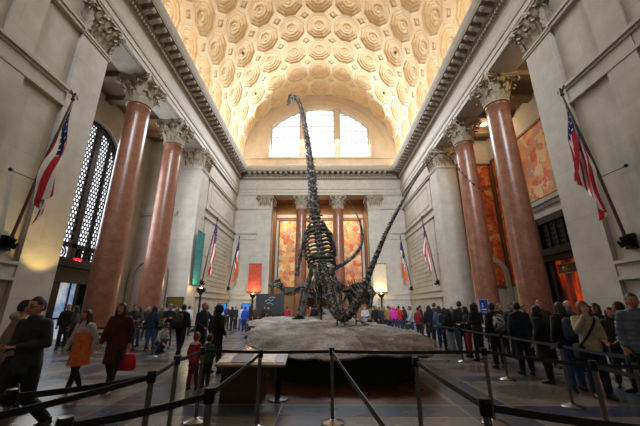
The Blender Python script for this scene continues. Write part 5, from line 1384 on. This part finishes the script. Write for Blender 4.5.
o, M = person(219, 8.7, 1.68, 150, 'relax', '#131316', '#1b1b20', ('hood', '#131316'), 'person in black hooded coat standing over the two children', kind='coat')
o, M = person(200, 7.1, 1.10, 165, 'relax', '#b02a30', '#6a2a2e', ('short', GI), 'small ginger child in red and white top looking at the exhibit', hs=1.4, kind='shirt')
cl_ = MB(); cl_.rings([(0, 0, 1.44, .16, .11), (0, 0, 1.49, .12, .10), (0, 0, 1.53, .09, .085)], 16); cl_.build('collar', cloth('#cfc8bc'), o)
o, M = person(212, 7.2, 1.06, 170, 'reach', '#2c4a34', '#23302a', ('short', BR), 'small child in dark green top beside the child in red', hs=1.4, kind='shirt')
# --- far left
for t in [
 (216, 25.0, 1.72, 120, 'stand', BLK, CHAR, ('short', DK), 'person in black at the left end of the far left crowd'),
 (221.5, 24.0, 1.74, 170, 'stand', '#9cb8d8', '#1c2232', ('short', DK), 'person in pale blue shirt in the far left crowd'),
 (228, 25.5, 1.78, 20, 'relax', '#1c2440', CHAR, ('short', BR), 'person in navy jacket beside the pale blue shirt'),
 (233, 24.5, 1.70, -60, 'hold', '#17171a', BLK, ('long', DK), 'long-haired person in black, middle of the far left crowd'),
 (236.5, 26.5, 1.74, 60, 'stand', '#2a2624', BLK, ('short', BR), 'person in dark brown coat behind the long-haired person in black'),
 (242, 25.0, 1.72, 150, 'relax', '#b8c4dc', '#2c4a8c', ('short', DK), 'person in whitish top and bright blue trousers at the far left'),
 (245.8, 23.3, 1.70, 190, 'stand', '#2448b0', '#1c2a5c', ('short', DK), 'person in bright blue jacket with something red, far left'),
 (250.5, 24.0, 1.74, -70, 'relax', BLK, BLK, ('long', DK), 'long-haired person in long black coat right of the bright blue jacket'),
 (256, 28.0, 1.72, 0, 'stand', '#3a2c2c', CHAR, ('short', DK), 'person in dark maroon at the foot of the red banner torch'),
 (264, 27.0, 1.74, 60, 'hold', '#1a1a1e', CHAR, ('bob', DK), 'person in black beside the information counter'),
 (268.5, 28.0, 1.70, 10, 'relax', '#202028', '#24408c', ('short', DK), 'person in dark top and blue trousers left of the information counter'),
 (277, 32.2, 1.72, 0, 'hold', '#8c8c96', CHAR, ('short', BR), 'staff member in grey behind the information counter'),
 (287.5, 27.0, 1.72, 200, 'relax', '#a0243a', '#6a1a2c', ('short', DK), 'person in crimson right of the information counter'),
 (301, 25.5, 1.74, 170, 'stand', '#c8ccd2', '#3a3a44', ('short', BR), 'person in white half hidden by the hind leg of the skeleton'),
 (282, 34.6, 1.70, 20, 'stand', '#3a3434', CHAR, ('long', BR), 'brown-haired person in grey-brown behind the counter by the far column'),
 # --- centre
 (314, 24.0, 1.80, 175, 'stand', '#1c2026', '#1a1c24', ('short', DK), 'large person in black seen from behind between the legs of the skeleton', 'm'),
 (318.5, 26.5, 1.72, 150, 'relax', '#22242c', CHAR, ('bob', DK), 'person in dark grey right beside the large person in black'),
 (326, 24.5, 1.72, 190, 'relax', '#8ca0bc', '#4a5468', ('short', BR), 'person in light blue shirt between the skeleton legs'),
 (331.5, 23.5, 1.60, 160, 'stand', '#c0bcb4', '#6a6a70', ('short', DK), 'person in off-white top behind the tail of the skeleton'),
 (310, 33.0, 1.74, 0, 'stand', '#8a4a30', CHAR, ('short', BR), 'person in rust-coloured top in the far portal'),
 (339, 25.0, 1.70, 30, 'relax', '#3c5a78', CHAR, ('short', DK), 'person in slate blue behind the tail curve'),
 (346, 27.0, 1.72, -20, 'stand', '#5a3a34', CHAR, ('bob', BR), 'person in reddish brown behind the crouched skeleton'),
 # --- right centre
 (364.5, 21.5, 1.72, -20, 'hold', '#b8b4c4', '#2a2a34', ('short', DK), 'person in pale lilac shirt right of the crouched skeleton'),
 (369, 22.5, 1.78, 160, 'stand', '#6a7040', CHAR, ('short', DK), 'person in olive-yellow jacket beside the pale lilac shirt'),
 (374, 21.8, 1.74, 30, 'stand', BLK, BLK, ('short', DK), 'person in black, first of the right far crowd'),
 (378.5, 24.0, 1.66, -30, 'relax', '#26262e', CHAR, ('long', BR), 'brown-haired person in charcoal under the cream banner torch'),
 (383, 23.0, 1.72, 150, 'stand', '#30343c', JEAN, ('bob', BL), 'fair-haired person in dark grey in the right far crowd'),
 (387.5, 22.4, 1.76, 170, 'relax', '#8a7440', '#2a2620', ('short', BR), 'person in mustard jacket in the right far crowd'),
 (392.5, 22.0, 1.70, 175, 'stand', '#d838a8', '#2c3a6a', ('hood', '#d838a8'), 'person in vivid pink hooded jacket in the right far crowd'),
 (398, 22.4, 1.74, 170, 'relax', '#b02420', '#2c3a5c', ('short', DK), 'person in red jacket next to the vivid pink one'),
 (402.5, 24.0, 1.72, 150, 'stand', '#1e1e22', CHAR, ('short', DK), 'person in black right of the red jacket'),
 (376, 28.0, 1.74, 0, 'stand', '#4a4038', CHAR, ('short', BR), 'person in brown at the back of the right far crowd, under the torch'),
 (389, 28.5, 1.72, 10, 'relax', '#38404c', CHAR, ('long', DK), 'dark-haired person in blue-grey at the back of the right far crowd'),
 (396, 29.0, 1.76, -10, 'stand', '#2a2422', CHAR, ('short', GR), 'grey-haired person at the back of the right far crowd'),
 (403, 30.0, 1.72, 20, 'relax', '#22262e', CHAR, ('bob', BR), 'brown-haired person in dark blue at the back right of the far crowd'),
 ]: person(*t[:9], skin=t[9] if len(t) > 9 else random.choice('lmlp'))
# --- queue along the right barrier
Q = [
 (409.5, 17.0, 1.72, -95, 'walk', '#b8bcc4', '#34486c', ('short', BR), 'person in white jacket and jeans walking past the right end of the rock', 'l', 'jacket'),
 (416.5, 17.5, 1.64, 120, 'relax', '#8a2430', '#22222a', ('short', DK), 'person in red and black, first in the right queue', 'm', 'jacket'),
 (419, 19.5, 1.76, 100, 'stand', '#1c1c22', CHAR, ('short', DK), 'tall person in black behind the red and black one in the queue', 'l', 'jacket'),
 (427.5, 15.2, 1.72, 170, 'stand', '#141418', '#1c2230', ('bob', DK), 'person in long black coat in the queue, left of the denim jacket', 'l', 'coat'),
 (433, 16.5, 1.86, 150, 'relax', '#3c3634', JEAN, ('short', BR), 'tall brown-haired person in the queue behind the long black coat', 'l', 'jacket'),
 (437.5, 14.2, 1.70, 165, 'relax', '#4a6484', '#24345c', ('long', BR), 'long-haired person in denim jacket and blue jeans in the queue', 'l', 'jacket'),
 (442, 13.3, 1.62, 120, 'hold', '#181a20', '#2a3450', ('bob', DK), 'person in black top beside the denim jacket in the queue', 'm', 'jacket'),
 (446.5, 12.5, 1.58, 190, 'relax', '#16161a', '#8a8a92', ('bob', DK), 'short person in black top and pale grey trousers in the queue', 'm', 'shirt'),
 (450, 15.0, 1.68, 150, 'stand', '#3c4048', CHAR, ('short', GR), 'grey-haired person in slate jacket in the middle of the queue', 'l', 'jacket'),
 (458, 12.2, 1.86, 160, 'stand', '#24262c', '#27406a', ('short', DK), 'tall person in charcoal jacket and jeans in the middle of the queue', 'l', 'jacket'),
 (464, 11.6, 1.66, -100, 'hold', '#1e1c20', '#9a2024', ('bob', DK), 'person in black top and bright red trousers in the queue', 'm', 'jacket'),
 (473, 10.7, 1.76, -160, 'hold', '#17171b', '#16161c', ('curly', DK), 'curly-haired person in black jacket before the blue stand sign', 'm', 'jacket'),
 (497.5, 12.2, 1.76, 20, 'stand', '#3a342e', CHAR, ('short', BR), 'person in dark brown facing back, behind the patterned backpack', 'l', 'jacket'),
 (508, 11.2, 1.76, 0, 'relax', '#2c2c32', CHAR, ('short', DK), 'dark-haired person facing back, beside the nearest right column', 'l', 'jacket'),
 (514.5, 8.6, 1.76, 175, 'stand', '#16202e', '#14161c', ('short', DK), 'person in dark teal jacket with back turned in the queue', 'm', 'puffer'),
 (537.5, 9.6, 1.84, -15, 'stand', '#4a3a30', CHAR, ('short', GI), 'tall ginger person facing the hall, before the nearest right column', 'p', 'jacket'),
 (534.5, 7.7, 1.66, -150, 'relax', '#131316', '#17171c', ('bob', DK), 'person in long black coat and dark bob in front of the tall ginger person', 'l', 'coat'),
 (564.5, 8.9, 1.80, 10, 'stand', '#5a5a60', CHAR, ('bald', GR), 'bald person in grey behind the blue backpack, under the orange doorway', 'p', 'jacket'),
 (592, 8.1, 1.70, -60, 'stand', '#1c1a1c', CHAR, ('curly', DK), 'curly-haired person in black behind the woman in cream', 'm', 'jacket'),
 (605, 7.3, 1.62, -40, 'relax', '#2a201c', CHAR, ('long', BR), 'brown-haired person in dark brown, left of the mint jacket', 'l', 'jacket'),
 (617, 6.7, 1.73, -120, 'relax', '#7fa39c', '#1c2026', ('bob', DK), 'person in pale mint jacket behind the quilted jacket', 'm', 'puffer'),
 (521, 11.5, 1.72, 30, 'stand', '#3a2e2a', CHAR, ('short', BR), 'person in brown further back at the foot of the nearest right column', 'l', 'jacket'),
 (486, 13.6, 1.74, -90, 'stand', '#22262c', CHAR, ('short', DK), 'person in dark grey turning left behind the blue stand sign', 'm', 'jacket'),
 ]
for t in Q: person(*t[:9], skin=t[9], kind=t[10], shoe='#141414' if t[5] != '#1c2230' else '#2a2420')
o, M = person(490, 9.5, 1.75, 185, 'stand', '#121215', '#15151a', ('short', DK), 'person in black wearing a black and white patterned backpack in the queue', skin='d')
bpk = backpack(M, 'black and white patterned backpack in the right queue', '#1a1a1c', '#8a8a8c')
o, M = person(557.5, 7.0, 1.72, 175, 'relax', '#15161a', '#2a4a78', ('long', DK), 'long-haired person in black and blue jeans wearing a navy backpack', skin='l')
backpack(M, 'navy backpack on the long-haired person in blue jeans', '#2a3350', '#39435c', 'relax')
o, M = person(579, 6.5, 1.72, -14, 'face', '#a89a80', '#1c2030', ('curly', GI), 'red-haired woman in cream jacket raising a hand to her face', skin='p', kind='jacket')
b = MB(); U = upper('face'); b.tube(spline([U @ Vector(p) for p in ((.15, .02, 1.50), (.08, -.15, 1.38), (-.10, -.178, 1.12), (-.19, -.08, .96))], 5), [(.022, .008)] * 16, 6)
s = MB(); s.rings([(-.23, -.03, .70, .05, .12), (-.24, -.03, .74, .06, .14), (-.235, -.03, .94, .055, .13), (-.23, -.03, .97, .03, .10)], 14, p=3.5)
worn('shoulder_bag', (('bag_strap', 'bag_body'), (b, s)), (cloth('#141214'), cloth('#1a1718')), M, 'black shoulder bag slung across the woman in cream', 'bag')
o, M = person(629.5, 5.7, 1.85, -32, 'stand', '#565c68', '#17191f', ('short', DK), 'dark-haired man in grey quilted jacket at the right edge', skin='m', kind='puffer')

# ================================================================== BARRIERS
PSTM = {}
def stanchion_meshes():
    a = MB(); a.lathe([(.17, 0), (.175, .012), (.16, .022), (.05, .045), (.03, .06)], 24)
    b = MB(); b.tube([(0, 0, .04), (0, 0, .93)], .027, 14)
    c = MB(); c.lathe([(.031, .90), (.042, .905), (.042, 1.0), (.036, 1.012), (.0, 1.015)], 16); c.box(-.02, .02, -.052, .052, .925, .985)
    return a.mesh('base', M_STEEL, 40), b.mesh('post', M_DKSTEEL, 40), c.mesh('belt_head', M_BLACKMETAL, 40)
M_DKSTEEL = mat('dark_steel', '#77736e', .32, .9, .08)
SM = stanchion_meshes(); M_BELT = mat('belt_webbing', '#0c0d10', .6, 0, .1, 30)
M_BELTB = mat('belt_webbing_blue', '#232c40', .55, 0, .1, 30)
def stanchion(x, y, label, to=None, grp='barrier posts', bm=None):
    r = empty('barrier_post', (x, y, 0), 0, label, 'barrier', grp)
    inst('base', SM[0], r); inst('post', SM[1], r); inst('belt_head', SM[2], r)
    for q in (to or []):
        d = Vector((q[0] - x, q[1] - y, 0)); e = d.normalized(); m = MB()
        p0 = e * .045; p1 = d - e * .045; pts = [p0.lerp(p1, k / 6) + Vector((0, 0, .955 - .012 * math.sin(PI * k / 6))) for k in range(7)]
        for i in range(6): m.bar(pts[i], pts[i + 1], .006, .046)
        m.build('belt', bm or M_BELT, r)
N1, N0, N2, N3 = (-2.1, 2.62), (-1.42, 3.35), (-.62, 2.68), (1.36, 2.4)
F1, F2, F3, F4, F5, F6, F7 = (-1.62, 4.35), (-1.62, 5.25), (-.66, 4.95), (.40, 5.2), (1.42, 4.25), (2.75, 5.2), (3.42, 4.0)
NR = (.62, 1.75)
stanchion(*N1, 'barrier post at the lower left edge, nearest the man in charcoal', [N0, (-3.3, 2.3)])
stanchion(-3.3, 2.3, 'barrier post out past the lower left corner')
stanchion(*N0, 'barrier post in front of the woman in maroon', [F1, (-1.9, 1.9)])
stanchion(-1.9, 1.9, 'barrier post closest to the viewer at the lower left')
stanchion(*F1, 'barrier post between the woman in maroon and the child in red', [F2])
stanchion(*F2, 'barrier post directly in front of the child in green', [F4])
stanchion(*N2, 'short-looking near barrier post at the bottom, left of the information desk', [F3, (-1.2, 2.0)])
stanchion(-1.2, 2.0, 'barrier post below the bottom edge, left of the middle')
stanchion(*F3, 'barrier post in front of the sloping information desk')
stanchion(*F4, 'barrier post in front of the black plinth, at the middle', [F6, NR])
stanchion(*NR, 'barrier post closest to the viewer, right of the middle')
stanchion(*F5, 'barrier post near the right end of the rock', [N3])
stanchion(*N3, 'near barrier post at the bottom, right of the rock', [(2.3, 1.9)])
stanchion(2.3, 1.9, 'barrier post closest to the viewer at the lower right')
stanchion(*F6, 'barrier post in front of the patterned backpack', [F7])
stanchion(*F7, 'barrier post in front of the woman in cream', [(3.3, 2.6), (5.0, 3.9)])
stanchion(3.3, 2.6, 'barrier post at the lower right edge')
stanchion(5.0, 3.9, 'barrier post beyond the right edge')
qp = [(4.6, 20.0), (4.55, 16.6), (4.72, 13.4), (4.65, 10.6), (4.6, 8.1), (4.5, 6.0), (4.45, 4.6)]
for i, p in enumerate(qp):
    stanchion(*p, ['queue barrier post at the far end beside the white jacket', 'queue barrier post before the person in red and black', 'queue barrier post before the denim jacket', 'queue barrier post before the red trousers', 'queue barrier post before the patterned backpack wearer', 'queue barrier post before the navy backpack wearer', 'queue barrier post before the quilted jacket'][i], [qp[i + 1]] if i < len(qp) - 1 else None, 'queue barrier posts', M_BELTB)
lp = [(-5.4, 12.0), (-4.0, 12.0), (-2.9 - 1.0, 9.9)]
stanchion(-5.6, 11.6, 'barrier post behind the woman in maroon', [(-4.3, 11.9)]); stanchion(-4.3, 11.9, 'barrier post left of the crouching child', None)
stanchion(-7.4, 11.0, 'barrier post behind the girl in orange', [(-5.6, 11.6)])
# ================================================================== LIGHT AND CAMERA
w = bpy.data.worlds.new('sky'); SC.world = w; w.use_nodes = True
bg = w.node_tree.nodes['Background']; bg.inputs[0].default_value = (.75, .85, 1, 1); bg.inputs[1].default_value = .6
def area(name, loc, rot, sx, sy, e, c):
    li = bpy.data.lights.new(name, 'AREA'); li.shape = 'RECTANGLE'; li.size = sx; li.size_y = sy; li.energy = e; li.color = c
    o = bpy.data.objects.new(name, li); COL.objects.link(o); o.location = loc; o.rotation_euler = rot; return o
def point(name, loc, e, c, r=.3):
    li = bpy.data.lights.new(name, 'POINT'); li.energy = e; li.color = c; li.shadow_soft_size = r
    o = bpy.data.objects.new(name, li); COL.objects.link(o); o.location = loc; return o
# uplights lying on top of the cornice, along both sides
for s in (-1, 1):
    area('cornice_uplight', (s * 8.9, 18.2, 17.85), (0, PI + s * .62, 0), .35, 31, 800, (1, .85, .65))
# daylight of the big windows
area('window_daylight', (0, YB - .35, 22.6), (-PI / 2 + .55, 0, 0), 11.5, 5.5, 6200, (.86, .93, 1))
area('window_daylight', (0, YF + .35, 22.6), (PI / 2 - .36, 0, 0), 11.5, 5.5, 2500, (.86, .93, 1)).data.spread = math.radians(62)
area('window_daylight', (-RX + .1, 17.6, 8.6), (0, -PI / 2, 0), 7.0, 4.2, 700, (.92, .96, 1))
# lamps of the side and back recesses
for x, y in ((12.6, 20.6), (12.6, 12.9)): point('recess_lamp', (x, y, 14.4), 220, (1, .68, .40))
point('recess_lamp', (-12.6, 20.8, 14.2), 30, (1, .7, .42))
for x in (-3.9, 0, 3.9): area('back_recess_lamp', (x, YB + 1.9, 12.9), (PI / 2 - .8, 0, 0), 2.6, .4, 125, (1, .77, .5))
sl = bpy.data.lights.new('pier_uplight', 'SPOT'); sl.energy = 150; sl.color = (1, .68, .22); sl.spot_size = 1.5; sl.spot_blend = .35; sl.shadow_soft_size = .1
o = bpy.data.objects.new('pier_uplight', sl); COL.objects.link(o); o.location = (-8.6, 10.8, 2.5); o.rotation_euler = Vector((-.62, .03, 1)).to_track_quat('-Z', 'Y').to_euler()
point('back_recess_lamp', (0, YR + .9, 3.4), 25, (1, .6, .3), .2)
cam = bpy.data.cameras.new('camera'); cam.sensor_width = 36; cam.lens = 36 * FPX / 640; cam.clip_end = 200; cam.clip_start = .05
o = bpy.data.objects.new('camera', cam); COL.objects.link(o); o.location = CAM; o.rotation_euler = (PI / 2 + PITCH, 0, YAW)
SC.camera = o
vs_ = SC.view_settings; vs_.view_transform = 'Standard'; vs_.look = 'None'; vs_.gamma = 1; vs_.use_curve_mapping = False; vs_.exposure = -0.22
cy = SC.cycles; cy.max_bounces = 7; cy.diffuse_bounces = 5; cy.glossy_bounces = 3; cy.sample_clamp_indirect = 4.0; cy.use_denoising = True
cy.caustics_reflective = False; cy.caustics_refractive = False
